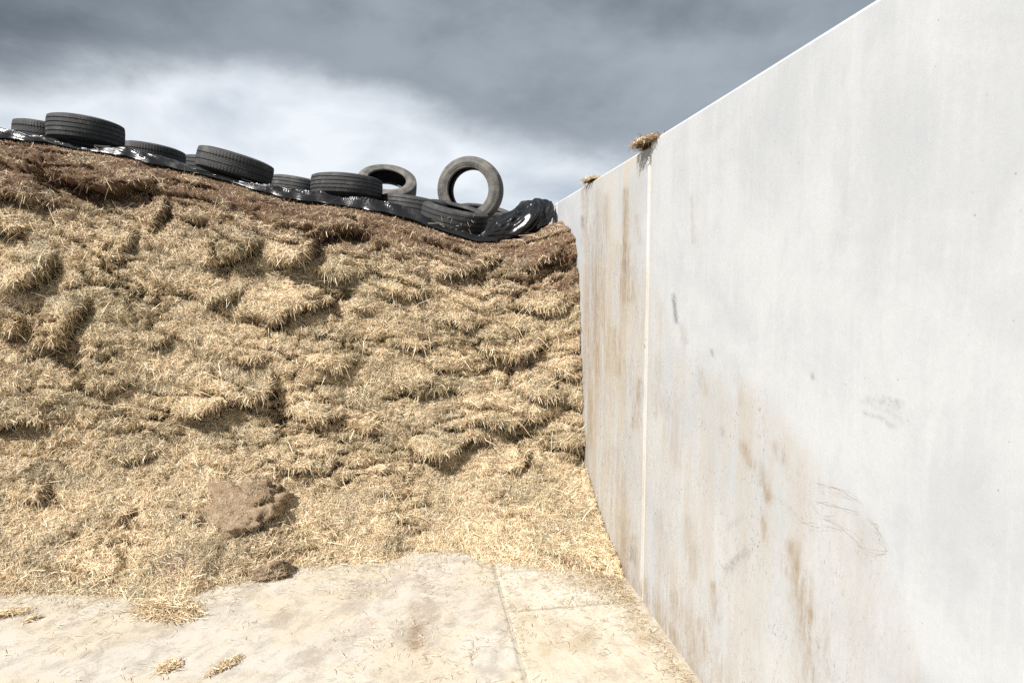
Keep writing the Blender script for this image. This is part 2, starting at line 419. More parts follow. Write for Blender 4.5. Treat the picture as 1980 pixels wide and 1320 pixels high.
def wall_masks(P):
    px, py = proj(P)
    ys = P[:, 1]; zs = P[:, 2]
    jx = px + 5 * fbm(ys * 30, zs * 30); 
    st = np.zeros(len(P))
    for x0, y0, x1, y1, w, a in STREAKS:
        d = seg_dist(jx, py, [(x0, y0), (x1, y1)])
        st = np.maximum(st, a * np.exp(-(d / w) ** 2))
    far = sstep(ys, 3.0, 3.4) * (1 - sstep(ys, 4.32, 4.42))               # the panel next to the face, lately uncovered
    st = st + far * 0.38 * sstep(WH - zs, 0.0, 0.35) * np.clip(0.7 + 1.4 * fbm(ys * 3.1, zs * 1.3, 4), 0, 1.6) + far * 0.30 * sstep(ys, 3.7, 4.3)
    # dirty below a line that climbs towards the face
    line = np.interp(px, [1240, 1300, 1400, 1500, 1600, 1700, 1800, 2400], [500, 640, 730, 800, 900, 1020, 1330, 1500])
    low = sstep(py - line + 60 * fbm(ys * 2.2, zs * 2.2), -40, 70)
    st = st + 0.26 * low
    speck = 0.95 * low + 0.5 * far * sstep(1.1 - zs, -0.3, 0.6) + 0.03
    speck = speck * (0.6 + 0.6 * sstep(1650 - px, 0, 300))
    foot = np.exp(-zs / 0.09)
    st = st + 0.9 * foot; speck = speck + 0.5 * foot
    # rubber scuffs
    sc = np.zeros(len(P))
    u = (px - 1655) / 100.0; top = 766 + 10 * np.abs(u - 0.5) ; bot = 770 + 52 * u
    shape = sstep(u, 0, 0.08) * (1 - sstep(u, 0.75, 1.05)) * sstep(py - top, -2, 4) * (1 - sstep(py - bot, -10, 6))
    ribs = 0.45 + 0.55 * (np.abs(((px + 0.35 * py) / 13.0) % 1 - 0.5) > 0.16)
    gap = 1 - 0.8 * np.exp(-((py - (760 + 34 * u + 10)) / 5) ** 2) * (u > 0.3)
    sc = np.maximum(sc, 0.5 * shape * ribs * gap)
    sc = np.maximum(sc, 0.42 * np.exp(-(seg_dist(px, py, [(1672, 798), (1705, 808), (1726, 826)]) / 5) ** 2))
    for pts, w, a in (([(1408, 1100), (1425, 1080), (1442, 1066)], 8, 0.75), ([(1410, 1022), (1424, 1008), (1434, 998)], 6, 0.3),
                      ([(1302, 572), (1305, 600), (1308, 622)], 4, 1.1), ([(1396, 828), (1398, 840)], 4, 0.6), ([(1376, 678), (1378, 686)], 3, 0.9), ([(1571, 725), (1571, 730)], 3, 0.9),
                      ([(1126, 420), (1127, 440)], 3, 1.0), ([(1208, 505), (1209, 525)], 3, 0.9), ([(1222, 1060), (1222, 1080)], 4, 0.9)):
        sc = np.maximum(sc, a * np.exp(-(seg_dist(px, py, pts) / w) ** 2))
    return np.clip(st, 0, 1.3), np.clip(sc, 0, 1.2), np.clip(speck, 0, 1), np.clip(0.85 * far * np.clip(0.75 + 1.1 * fbm(ys * 2.3 + 4, zs * 1.1, 3), 0.2, 1.2) + 0.28 * low * (1 - sstep(px, 1450, 1700)), 0, 1)

GAP = 0.011
def make_panel(y0, y1, dx_, step, WH):
    a, b = y0 + GAP, y1 - GAP
    ys = np.concatenate([[a, a + 0.002, a + 0.016], np.linspace(a + 0.03, b - 0.03, max(4, int((b - a) / step))), [b - 0.016, b - 0.002, b]])
    zs = np.concatenate([[0, 0.004, 0.01, 0.02, 0.032, 0.048], np.linspace(0.06, WH - 0.03, max(4, int(WH / step))), [WH - 0.018, WH - 0.003, WH]])
    Y, Z = np.meshgrid(ys, zs)
    X = np.full(Y.shape, WX + dx_)
    ch = np.maximum(np.maximum(0.016 - (Y - a), 0), np.maximum(0.016 - (b - Y), 0))
    X = X + np.maximum(ch, np.maximum(0.018 - (WH - Z), 0))
    X = X + 0.0015 * fbm(Y * 1.1, Z * 1.1, 3) * (ch == 0)
    # closing ring: sides and top run back through the wall's thickness
    nr, nc = Y.shape
    P = np.stack([X, Y, Z], -1)
    F = [grid_faces(nr, nc)]
    V = [P.reshape(-1, 3)]
    ring_i = np.concatenate([np.arange(nr) * nc, (nr - 1) * nc + np.arange(1, nc), (np.arange(nr - 2, -1, -1)) * nc + nc - 1])
    RV = V[0][ring_i].copy(); RV[:, 0] = WX + 0.16
    k = len(V[0]); n = len(ring_i)
    V.append(RV)
    i = np.arange(n - 1)
    F.append(np.stack([ring_i[i], k + i, k + i + 1, ring_i[i + 1]], -1))
    V.append(np.array([[WX + 0.16, a, 0], [WX + 0.16, b, 0], [WX + 0.16, b, WH], [WX + 0.16, a, WH]])); kk = k + n
    F.append(np.array([[kk, kk + 1, kk + 2, kk + 3]]))
    V = np.concatenate(V); F = np.concatenate(F)
    me = np_mesh('panel', V, F)
    s, c, sp, wm = wall_masks(V)
    add_attr(me, 'warm', wm)
    add_attr(me, 'stain', s); add_attr(me, 'scuff', c); add_attr(me, 'speck', sp)
    me.set_sharp_from_angle(angle=math.radians(30))
    return me
INV = Matrix.Translation(-Vector(wall.location))
def wpart(name, me, mat):
    me.transform(INV)
    return link(name, me, mat, wall)
for k, (step, dx_) in enumerate([(0.15, 0.0), (0.05, 0.001), (0.011, 0.0), (0.012, 0.003), (0.05, 0.0), (0.15, 0.002), (0.15, 0.0)]):
    y0 = JOINT + (k - 3) * PANEL_W
    wpart('panel', make_panel(y0, y0 + PANEL_W, dx_, step, WH + (0.021 if k < 3 else 0.0)), M_WALL)
    # mortar in the joint
    def box(x0, x1, y0_, y1_, z0, z1):
        v = np.array([[x, y, z] for x in (x0, x1) for y in (y0_, y1_) for z in (z0, z1)])
        return v, np.array([[0, 1, 3, 2], [4, 6, 7, 5], [0, 4, 5, 1], [2, 3, 7, 6], [0, 2, 6, 4], [1, 5, 7, 3]])
    v, f = box(WX + 0.009, WX + 0.15, y0 - GAP + 0.0005, y0 + GAP - 0.0005, 0.0, WH - 0.02)
    wpart('mortar_joint', np_mesh('mortar_joint', v, f, False), M_SEAL)
    # foot of the element, flush with the floor
    a, b = y0 + 0.006, y0 + PANEL_W - 0.006
    stp = 0.02 if k in (2, 3) else 0.2
    xs = np.concatenate([[FOOT_X, FOOT_X + 0.006], np.linspace(FOOT_X + 0.02, WX + 0.1, int(0.8 / min(stp, 0.1)))])
    ys = np.concatenate([[a, a + 0.006], np.linspace(a + 0.02, b - 0.02, int(PANEL_W / stp)), [b - 0.006, b]])
    XX, YY = np.meshgrid(xs, ys)
    ZZ = 0.003 + 0.003 * fbm(XX * 3, YY * 3, 3)
    ZZ = np.where((XX <= FOOT_X + 1e-4) | (YY <= a + 1e-4) | (YY >= b - 1e-4), -0.007, ZZ)
    FPp = np.stack([XX, YY, ZZ], -1).reshape(-1, 3)
    pu, pv = proj(FPp)
    s_ = (0.5 * sstep(FPp[:, 0], WX - 0.16, WX - 0.03) + 0.2 * sstep(0.03 - (FPp[:, 1] - a), 0, 0.03) + 0.2 * sstep(0.03 - (b - FPp[:, 1]), 0, 0.03)
          + 0.5 * blob(pu, pv, 1135, 1225, 14, 20) + 0.35 * blob(pu, pv, 1150, 1310, 50, 18) + 0.4 * blob(pu, pv, 1260, 1230, 22, 16)
          + 0.5 * blob(pu, pv, 1170, 1120, 60, 14) )
    me = np_mesh('foot', FPp, grid_faces(len(ys), len(xs)))
    add_attr(me, 'stain', np.clip(s_, 0, 1))
    wpart('foot', me, M_FOOT)
v, f = box(FOOT_X - 0.02, FOOT_X + 0.012, -5, 14, -0.1, -0.0015)
tag(link('floor_joint', np_mesh('floor_joint', v, f, False), M_DIRT, floor))
v, f = box(FOOT_X + 0.013, WX + 0.16, JOINT - 3 * PANEL_W, JOINT + 4 * PANEL_W, -0.1, -0.002)
wpart('footing', np_mesh('footing', v, f, False), M_DIRT)

# dried smears and a scratch on the near panel: thin raised lines of dirt
def px_seed(p): return p[0][0] * 0.37
def ribbon(pts_px, w_px, lift=0.0012):
    pts = np.array([at_x(px, py, WX - lift) for px, py in pts_px])
    k = np.linspace(0, len(pts) - 1, 6 * (len(pts) - 1) + 1)
    def cr(a):
        out = []
        for s in k:
            i = min(int(s), len(a) - 2); f_ = s - i
            p0, p1, p2, p3 = a[max(i - 1, 0)], a[i], a[i + 1], a[min(i + 2, len(a) - 1)]
            out.append(0.5 * ((2 * p1) + (-p0 + p2) * f_ + (2 * p0 - 5 * p1 + 4 * p2 - p3) * f_ ** 2 + (-p0 + 3 * p1 - 3 * p2 + p3) * f_ ** 3))
        return np.array(out)
    c = cr(pts); d = unit(np.gradient(c, axis=0)); nrm = np.cross(d, np.array([1.0, 0, 0]))
    n = len(c); w = w_px / FPX * 1.7 * np.clip(np.sin(np.linspace(0.12, 3.05, n)), 0.1, 1) * np.clip(0.45 + 1.3 * perlin(np.arange(n) * 0.9 + px_seed(pts_px), np.zeros(n)), 0.04, 1.2)
    V = np.concatenate([c + nrm * w[:, None], c - nrm * w[:, None]]); i = np.arange(n - 1)
    return V, np.stack([i, i + 1, n + i + 1, n + i], -1)
SM = [([(1575, 935), (1610, 942), (1648, 962), (1668, 975)], 0.8), ([(1572, 968), (1600, 975), (1640, 985), (1664, 990)], 0.7),
      ([(1520, 990), (1528, 982), (1545, 1004), (1575, 1018), (1610, 1020), (1640, 1032)], 0.5), ([(1580, 1000), (1612, 1012), (1650, 1040), (1668, 1062)], 0.7),
      ([(1560, 960), (1590, 1000), (1620, 1005)], 0.4), ([(1650, 1048), (1680, 1066), (1713, 1070), (1706, 1046), (1690, 1014), (1676, 996)], 0.9),
      ([(1684, 1010), (1698, 1016), (1694, 1028)], 0.9), ([(1688, 1028), (1703, 1034), (1699, 1046), (1709, 1056)], 0.8), ([(1600, 948), (1630, 958), (1655, 972)], 0.4)]
SM = SM + [([(a + rng.uniform(-7, 7), b + rng.uniform(-9, 9)) for a, b in p_], w_ * 0.55) for p_, w_ in SM for _ in range(2)]
Vs, Fs, o = [], [], 0
for pts, w in SM:
    v, f = ribbon(pts, w); Vs.append(v); Fs.append(f + o); o += len(v)
me = np_mesh('dirt_smear', np.concatenate(Vs), np.concatenate(Fs))
tag(wpart('dirt_smear', me, M_DIRT), kind='stuff')

# ------------------------------------------------------------------ silage heap
toe_px = [(0, 1150), (130, 1143), (270, 1150), (370, 1150), (420, 1130), (500, 1118), (560, 1098), (640, 1088), (740, 1084), (800, 1066), (880, 1064), (930, 1080), (1000, 1093), (1090, 1102), (1170, 1110), (1200, 1113)]
toe = np.array([at_z(px, py, 0.0) for px, py in toe_px])
crest_px = [(0, 268), (95, 278), (150, 292), (250, 303), (330, 324), (385, 338), (480, 364), (560, 383), (640, 394), (740, 408), (800, 424), (850, 446), (915, 466), (960, 468), (1000, 464), (1040, 450), (1065, 436), (1090, 428)]
CREST_Y = 5.02
crest = np.array([at_y(px, py, CREST_Y) for px, py in crest_px])
def toe_y(X): return np.interp(X, np.concatenate([[-9, -4], toe[:, 0], [1.2]]), np.concatenate([[3.4, 3.6], toe[:, 1], [3.46]]))
def crest_z(X): return np.interp(X, np.concatenate([[-9, -4.5], crest[:, 0], [1.2]]), np.concatenate([[3.1, 3.05], crest[:, 2], [2.24]]))
def face_y(X): return 4.46 + 0.06 * perlin(X * 0.6 + 3.3, X * 0 + 0.5) - 0.05 * sstep(X, 0.7, 1.2)
S_CREST = 8.0
def base_point(X, s):
    """X (n,), s control-point parameter 0..11 -> (Y,Z)"""
    ty, zc, yf = toe_y(X), crest_z(X), face_y(X)
    cy = np.full(X.shape, CREST_Y)
    P = [(ty - 0.10, -0.06 + 0 * X), (ty + 0.06, 0.05 + 0 * X), (ty + (yf - ty) * 0.6, 0.27 + 0 * X), (yf - 0.10, 0.56 + 0 * X), (yf + 0.0, 1.0 + 0 * X), (yf + 0.06, 0.6 * zc + 0.05),
         (yf + 0.13, zc - 0.42), (yf + 0.27, zc - 0.16), (cy, zc), (cy + 0.5, zc + 0.02), (cy + 2.0, zc + 0.08), (cy + 9.0, zc + 0.1)]
    PY = np.stack([p[0] for p in P]); PZ = np.stack([p[1] for p in P])
    i = np.clip(np.floor(s).astype(int), 0, 10); f = s - i
    j = np.arange(X.size)
    def g_(A, k): return A[np.clip(i + k, 0, 11), j]
    def cr(A):
        p0, p1, p2, p3 = g_(A, -1), g_(A, 0), g_(A, 1), g_(A, 2)
        return 0.5 * (2 * p1 + (p2 - p0) * f + (2 * p0 - 5 * p1 + 4 * p2 - p3) * f ** 2 + (-p0 + 3 * p1 - 3 * p2 + p3) * f ** 3)
    return cr(PY), cr(PZ)
# rows spaced evenly along the profile
sd = np.linspace(0, 8.6, 2000); yy, zz = base_point(np.full(2000, -0.8), sd)
arc = np.concatenate([[0], np.cumsum(np.hypot(np.diff(yy), np.diff(zz)))])
s_rows = np.concatenate([np.interp(np.linspace(0, arc[-1], 370), arc, sd), [8.8, 9.0, 9.25, 9.5, 9.75, 10, 10.5, 11]])
x_cols = np.concatenate([np.arange(-9, -3.5, 0.05), np.arange(-3.5, WX - 0.004, 0.0112), [WX - 0.001]])
NR, NC = len(s_rows), len(x_cols)
XX, SS = np.meshgrid(x_cols, s_rows)
Xf, Sf = XX.ravel(), SS.ravel()
Yb, Zb = base_point(Xf, Sf)
Ya, Za = base_point(Xf, np.maximum(Sf - 0.02, 0)); Yc_, Zc_ = base_point(Xf, np.minimum(Sf + 0.02, 11))
tY, tZ = Yc_ - Ya, Zc_ - Za; tl = np.hypot(tY, tZ); tY, tZ = tY / tl, tZ / tl
NYb, NZb = -tZ, tY                                   # outward: towards the camera side and up
arcv = np.interp(Sf, sd, arc)
BP = np.stack([Xf, Yb, Zb], -1)
PX, PY = proj(BP)

LEDGES = [  # polyline (left to right), depth below, bulge above, reach below px, reach above px
    ([(85, 327), (113, 338), (136, 347), (158, 355), (184, 364), (204, 367), (226, 361), (269, 355), (296, 354)], .20, .05, 40, 35),
    ([(-40, 372), (0, 375), (37, 381), (71, 389), (113, 397)], .09, .05, 18, 30),
    ([(-40, 436), (0, 438), (28, 446), (50, 440)], .14, .05, 26, 30),
    ([(24, 557), (52, 544), (80, 527), (104, 497)], .19, .06, 22, 40),
    ([(-30, 628), (0, 632), (24, 642), (42, 618)], .15, .06, 24, 40),
    ([(64, 675), (88, 664), (116, 663), (136, 612), (169, 587)], .14, .07, 18, 40),
    ([(185, 684), (205, 686), (221, 679)], .10, .04, 12, 24),
    ([(-40, 818), (0, 820), (24, 812), (80, 812), (98, 825)], .18, .07, 22, 50),
    ([(341, 802), (381, 802), (417, 786), (442, 769), (474, 778), (518, 765), (527, 735)], .13, .09, 24, 60),
    ([(401, 597), (425, 576), (466, 567)], .10, .05, 16, 30),
    ([(518, 637), (534, 620), (562, 600), (614, 587), (658, 571)], .15, .07, 18, 50),
    ([(405, 512), (425, 505), (450, 497), (474, 491), (500, 472)], .16, .09, 20, 60),
    ([(293, 440), (313, 418), (321, 388)], .13, .04, 14, 20),
    ([(230, 488), (250, 472), (262, 452)], .08, .03, 12, 20),
    ([(522, 503), (562, 512), (598, 499), (611, 466)], .13, .11, 20, 46),
    ([(600, 457), (622, 453), (655, 444), (680, 442), (709, 455)], .13, .05, 22, 26),
    ([(851, 534), (876, 529), (913, 530), (924, 518), (949, 507), (966, 503)], .12, .06, 14, 40),
    ([(1010, 520), (1029, 516), (1058, 505), (1090, 500)], .09, .05, 18, 26),
    ([(690, 598), (705, 601), (722, 600)], .08, .04, 12, 26),
    ([(772, 664), (804, 672), (835, 664)], .09, .06, 13, 36),
    ([(927, 675), (964, 686), (993, 690), (1029, 679), (1048, 660)], .11, .08, 16, 44),
    ([(1076, 722), (1102, 726), (1122, 730)], .12, .07, 16, 36),
    ([(782, 747), (811, 765), (840, 752), (869, 749)], .10, .08, 12, 40),
    ([(905, 814), (935, 807), (945, 821), (982, 821), (1018, 806), (1058, 805)], .12, .06, 14, 40),
    ([(804, 872), (836, 879), (862, 872), (887, 861), (905, 843), (935, 842), (950, 854)], .14, .10, 20, 55),
    ([(984, 909), (1004, 906), (1020, 882)], .13, .06, 16, 34),
    ([(684, 828), (709, 833), (726, 822)], .07, .04, 14, 30),
    ([(270, 655), (300, 668), (340, 650)], .06, .05, 14, 36),
    ([(420, 680), (470, 700), (520, 690)], .05, .05, 14, 40),
    ([(600, 700), (650, 716), (690, 700)], .06, .06, 16, 44),
    ([(150, 742), (210, 752), (260, 735)], .06, .05, 16, 40),
    ([(560, 800), (610, 812), (660, 800)], .06, .06, 18, 46),
    ([(610, 520), (650, 540), (700, 530)], .07, .05, 16, 36),
    ([(740, 560), (790, 572), (830, 560)], .06, .05, 14, 36),
    ([(1000, 590), (1050, 602), (1105, 590)], .06, .05, 14, 36),
    ([(860, 620), (900, 632), (940, 620)], .06, .05, 14, 32),
    ([(1010, 760), (1050, 770), (1090, 762)], .07, .06, 14, 36),
    ([(1060, 850), (1090, 864), (1125, 858)], .08, .06, 14, 36),
    ([(200, 880), (240, 888), (300, 876)], .05, .05, 16, 40),
    ([(30, 960), (80, 968), (95, 930)], .08, .05, 16, 40),
    ([(770, 1006), (785, 1004), (802, 1021), (826, 1020)], .08, .06, 16, 36),
    ([(735, 952), (760, 945), (790, 955)], .05, .05, 14, 30),
    ([(535, 905), (570, 900), (610, 912)], .05, .04, 14, 30),
    ([(1050, 1066), (1085, 1080), (1120, 1090), (1185, 1108)], .05, .05, 12, 26),
    ([(225, 1010), (240, 1002), (258, 988)], .09, .03, 14, 20), ([(232, 1040), (246, 1042)], .07, .02, 10, 14)]
jx = PX + 9 * fbm(Xf * 9, arcv * 9, 3); jy = PY + 9 * fbm(Xf * 9 + 40, arcv * 9 + 11, 3)
led = np.zeros(len(PX)); LIP = np.zeros(len(PX)); DEEP = np.zeros(len(PX))
for pts, D, A, Lb, La in LEDGES:
    pts = np.array(pts, float); D = D * 1.25 + 0.025; A = A * 1.0; Lb = Lb * 0.8 + 2
    x0, y0 = pts.min(0) - 220; x1, y1 = pts.max(0) + 220
    sel = np.where((jx > x0) & (jx < x1) & (jy > y0) & (jy < y1) & (Yb < 8))[0]
    if not len(sel): continue
    qx, qy = jx[sel], jy[sel]
    best = np.full(len(sel), 1e9); sgn = np.zeros(len(sel)); tp = np.zeros(len(sel)); n = len(pts) - 1
    L = 0; tot = np.hypot(*np.diff(pts, axis=0).T).sum()
    for k in range(n):
        a = pts[k]; v = pts[k + 1] - a; ln = math.hypot(*v)
        u = ((qx - a[0]) * v[0] + (qy - a[1]) * v[1]) / ln ** 2
        uc = np.clip(u, 0, 1)
        ddx, ddy = qx - a[0] - uc * v[0], qy - a[1] - uc * v[1]
        d = np.hypot(ddx, ddy); w = d < best
        best = np.where(w, d, best); sgn = np.where(w, np.sign(v[0] * ddy - v[1] * ddx), sgn)
        # how far past either end (px)
        over = np.maximum(np.maximum(-u * ln if k == 0 else 0, (u - 1) * ln if k == n - 1 else 0), 0)
        along = L + uc * ln
        tp = np.where(w, np.where(over > 0, np.exp(-(over / 12.0) ** 2), 1) * (0.35 + 0.65 * np.clip(np.minimum(along, tot - along) / 22.0, 0, 1)), tp); L += ln
    s = best * sgn
    up = A * np.exp(-(np.maximum(-s, 0) / La) ** 1.3); dn = -D * np.exp(-np.maximum(s, 0) / Lb)
    led[sel] += tp * np.where(s < 0, up, dn * (1 - np.exp(-(s + 1.5) / 2.0)) + A * np.exp(-np.maximum(s, 0) / 2.0))
    DEEP[sel] = np.maximum(DEEP[sel], tp * (s > 2) * np.exp(-np.maximum(s, 0) / Lb))
    LIP[sel] = np.maximum(LIP[sel], tp * np.exp(-((s + 2) / 6.0) ** 2) * min(1, D / 0.1))
# rolling lumps of pulled out silage everywhere
wx = Xf + 0.10 * fbm(Xf * 2.1, arcv * 2.1, 3); wy = arcv + 0.08 * fbm(Xf * 2.3 + 7, arcv * 2.3 + 5, 3)
def lumps(sx, sy, off):
    f1, f2, cid, ox, oy = worley(wx / sx + off, wy / sy + off * 1.3 + 0.25 * wx / sx)
    dome = 1 - np.clip(f1, 0, 1.1) ** 2
    low = -oy                                                  # lower half of a lump sticks out further
    crack = sstep(f2 - f1, 0.0, 0.16)
    return (0.55 * dome + 0.35 * low + 0.5 * (cid - 0.5)) * 0.8 + 0.25 * crack, crack
l1, c1 = lumps(0.78, 0.25, 0.0)
l2, c2 = lumps(0.31, 0.105, 7.7)
l3, c3 = lumps(0.075, 0.06, 3.1)
talus = 1 - sstep(arcv, 0.6, 1.3)
top_f = 1 - sstep(Sf, 6.6, 7.9)
amp = 0.35 + 0.65 * top_f
outside = np.clip(sstep(-PX, 0, 200) + sstep(PX, 2000, 2100), 0, 1)
disp = (0.052 * (1 + outside * 0.6) * (1 - 0.45 * talus) * l1 + 0.018 * (1 - 0.25 * talus) * l2 + 0.012 * l3) * amp
def cracks(fx_, fy_, o, w):
    p = fbm(wx * fx_ + o, wy * fy_ + o * 1.7 + 0.5 * wx * fy_ * 0.3, 3)
    m_ = sstep(fbm(wx * 1.6 + o * 2.1, wy * 2.2 + o, 2), -0.05, 0.25)
    return np.exp(-(p / w) ** 2) * m_
crk = np.maximum(cracks(1.2, 4.4, 3.7, 0.040), 0.75 * cracks(2.6, 7.6, 11.3, 0.050))
disp -= 0.14 * crk * top_f * (1 - 0.5 * talus)
DEEP = np.maximum(DEEP, crk * 0.9)
disp += 0.034 * fbm(wx * 3.2 + 5, wy * 6.5 + 1, 4) * top_f
disp += 0.021 * fbm(Xf * 15, arcv * 21, 4) * (0.4 + 0.6 * top_f)
led = led * (1 - 0.8 * sstep(Sf, 7.6, 8.0))
flk = sstep(Sf, 5.2, 6.2) * (1 - sstep(Sf, 7.5, 8.0))
ph = arcv * 6.0 + 0.9 * fbm(Xf * 1.9 + 2, arcv * 2.5, 4) + 0.35 * Xf
frac = ph % 1.0                                                 # torn flakes: each slab juts out at its lower edge
led = led + flk * 0.07 * ((1 - frac) * sstep(frac, 0.0, 0.06) - 0.45) * sstep(fbm(Xf * 2.2 + 8, arcv * 3 + 8, 3), -0.2, 0.25)
flaky = sstep(Sf, 5.8, 6.6) * (1 - sstep(Sf, 7.6, 8.2))
disp += flaky * 0.035 * (np.abs(fbm(Xf * 3.5, arcv * 11, 4)) - 0.2)
disp -= 0.03
disp *= sstep(arcv, 0.0, 0.22) * 0.85 + 0.15
disp *= 1 - 0.93 * sstep(Sf, 7.7, 8.15)
led = led * sstep(arcv, 0.05, 0.3)
HP = np.stack([Xf, Yb + NYb * disp - 0.99 * led, Zb + NZb * disp + 0.10 * led], -1)
HG = HP.reshape(NR, NC, 3)
du = np.gradient(HG, axis=1); dv = np.gradient(HG, axis=0)
HN = unit(np.cross(du, dv)).reshape(-1, 3)
TU = unit(du).reshape(-1, 3); TV = unit(dv).reshape(-1, 3)
# the rotted brown layer under the sheet
bx = [-400, 0, 150, 300, 450, 520, 600, 700, 800, 900, 1000, 1125, 1300]
by = [410, 418, 424, 438, 452, 474, 494, 502, 518, 542, 554, 572, 566]
brown = 1 - sstep(PY - np.interp(PX, bx, by) + 40 * fbm(Xf * 3, arcv * 3, 4), -85, 40)
brown = np.clip(brown * (0.62 + 0.65 * sstep(fbm(Xf * 2.4 + 9, arcv * 5 + 2, 4), -0.35, 0.25)), 0, 1)
patch = 0.8 * blob(PX, PY, 1085, 530, 60, 45) + 0.6 * blob(PX, PY, 470, 1010, 70, 50) + 0.5 * blob(PX, PY, 250, 1015, 30, 30) + 0.5 * blob(PX, PY, 430, 440, 40, 20) + 0.5 * blob(PX, PY, 350, 1090, 60, 30)
brown = np.clip(brown + patch * sstep(fbm(Xf * 6, arcv * 6, 3), -0.3, 0.3), 0, 1)
green = sstep(fbm(Xf * 1.7 + 20, arcv * 3.4 + 4, 4), 0.02, 0.40) * (1 - brown)
def heap_tint(brown_, green_, n):
    lightc = np.array([0.40, 0.285, 0.165]); brc = np.array([0.225, 0.140, 0.088]); gr = np.array([0.27, 0.225, 0.135])
    c = lightc[None] * (1 - brown_[:, None]) + brc[None] * brown_[:, None]
    c = c * (1 - 0.7 * green_[:, None]) + gr[None] * 0.7 * green_[:, None]
    c = c * (0.9 + 0.3 * n[:, None])
    return np.concatenate([c, np.ones((len(c), 1))], 1)
hme = np_mesh('silage_heap', HP, grid_faces(NR, NC))
add_attr(hme, 'tint', heap_tint(brown, green, fbm(Xf * 8, arcv * 8, 3)), 'COLOR')
heap = link('silage_heap', hme, M_HEAP)
tag(heap, 'high cut face of tan grass silage with a dark brown rotted top layer', 'silage heap')

# ------------------------------------------------------------------ straws
PAL = np.array([[0.76, 0.595, 0.405], [0.64, 0.48, 0.30], [0.50, 0.355, 0.215], [0.33, 0.22, 0.125], [0.86, 0.74, 0.58], [0.45, 0.375, 0.245], [0.40, 0.345, 0.235]])
PAL = np.minimum(PAL * np.array([1.10, 1.13, 1.15]), 0.90)
PROB = np.array([0.25, 0.22, 0.16, 0.14, 0.11, 0.06, 0.06])
PALB = np.array([[0.31, 0.205, 0.13], [0.20, 0.128, 0.085], [0.13, 0.088, 0.066], [0.46, 0.33, 0.205], [0.23, 0.17, 0.15]])
def straw_arrays(P, D, N, L, Wd, col, droop):
    """three-point bent blades, two faces each; D start direction, N face direction"""
    n = len(P)
    D = unit(D)
    D2 = unit(D + droop[:, None] * np.array([0, 0, -1.0]) + rng.normal(0, 0.28, (n, 3)))
    side = unit(np.cross(D, N + rng.normal(0, 0.5, (n, 3))))
    p0 = P; p1 = P + D * (L * 0.5)[:, None]; p2 = p1 + D2 * (L * 0.5)[:, None]
    w = Wd[:, None] * 0.5
    V = np.stack([p0 - side * w * 0.8, p0 + side * w * 0.8, p1 - side * w, p1 + side * w, p2 - side * w * 0.45, p2 + side * w * 0.45], 1)
    i = np.arange(n)[:, None] * 6
    F = np.concatenate([i + [[0, 1, 3, 2]], i + [[2, 3, 5, 4]]], 0)
    Cc = np.repeat(np.concatenate([col, np.ones((n, 1))], 1)[:, None, :], 6, 1)
    return V.reshape(-1, 3), F, Cc.reshape(-1, 4)
def straw_mesh(name, parts, clip_wall=True):
    V = np.concatenate([p[0] for p in parts])
    off = np.cumsum([0] + [len(p[0]) for p in parts])
    F = np.concatenate([p[1] + off[k] for k, p in enumerate(parts)])
    if clip_wall: V[:, 0] = np.minimum(V[:, 0], WX - 0.003 - 0.02 * 0)
    me = np_mesh(name, V, F, False)
    add_attr(me, 'tint', np.concatenate([p[2] for p in parts]), 'COLOR')
    return me
def pick_col(n, brown_=None, green_=None, at=None):
    c = PAL[rng.choice(len(PAL), n, p=PROB)] * rng.uniform(0.82, 1.15, (n, 1))
    if at is not None:                                              # weathered, damp and bleached patches
        w_ = fbm(at[:, 0] * 3.1 + 3, at[:, 2] * 4.3 + at[:, 1], 4)[:, None]
        c = c * (1 + 0.42 * w_); c = c * (1 - 0.25 * np.clip(w_, -1, 0) * np.array([-0.2, 0.05, 0.25]))
    if green_ is not None:
        gsel = rng.random(n) < 0.5 * green_
        c[gsel] = np.array([0.36, 0.305, 0.19]) * rng.uniform(0.75, 1.25, (gsel.sum(), 1))
    if brown_ is not None:
        bsel = rng.random(n) < brown_ * 0.9
        c[bsel] = PALB[rng.choice(len(PALB), bsel.sum(), p=[.34, .3, .16, .1, .1])] * rng.uniform(0.8, 1.25, (bsel.sum(), 1))
    return c

q = grid_faces(NR, NC)
quad_r = np.repeat(np.arange(NR - 1), NC - 1); quad_c = np.tile(np.arange(NC - 1), NR - 1)
A_, B_, C_, D_ = HP[q[:, 0]], HP[q[:, 1]], HP[q[:, 2]], HP[q[:, 3]]
area = 0.5 * np.linalg.norm(np.cross(C_ - A_, D_ - B_), axis=1)
qpx, qpy = PX[q[:, 0]], PY[q[:, 0]]
qs = Sf[q[:, 0]]
a0 = np.linalg.norm(np.cross(BP[q[:, 2]] - BP[q[:, 0]], BP[q[:, 3]] - BP[q[:, 1]]), axis=1) * 0.5
wgt = np.minimum(area, 2.0 * a0) * np.where((qpx > -120) & (qpx < 1400), 1.0, 0.12) * np.where(qs > 8.05, 0.0, 1.0) * np.where(Xf[q[:, 0]] < -4.2, 0.3, 1)
wgt *= 1 - 0.75 * brown[q[:, 0]]
wgt *= 1 - 0.8 * DEEP[q[:, 0]]
cum = np.cumsum(wgt)
def sample(n):
    f = np.searchsorted(cum, rng.random(n) * cum[-1])
    u, v = rng.random((n, 1)), rng.random((n, 1))
    P = (A_[f] * (1 - u) + B_[f] * u) * (1 - v) + (D_[f] * (1 - u) + C_[f] * u) * v
    return f, P
NS = 300000
f, P = sample(NS); i0 = q[f, 0]
n_, tu, tv = HN[i0], TU[i0], TV[i0]
flow = 2.6 * fbm(P[:, 0] * 2.6, P[:, 2] * 3.4 + P[:, 1], 3)
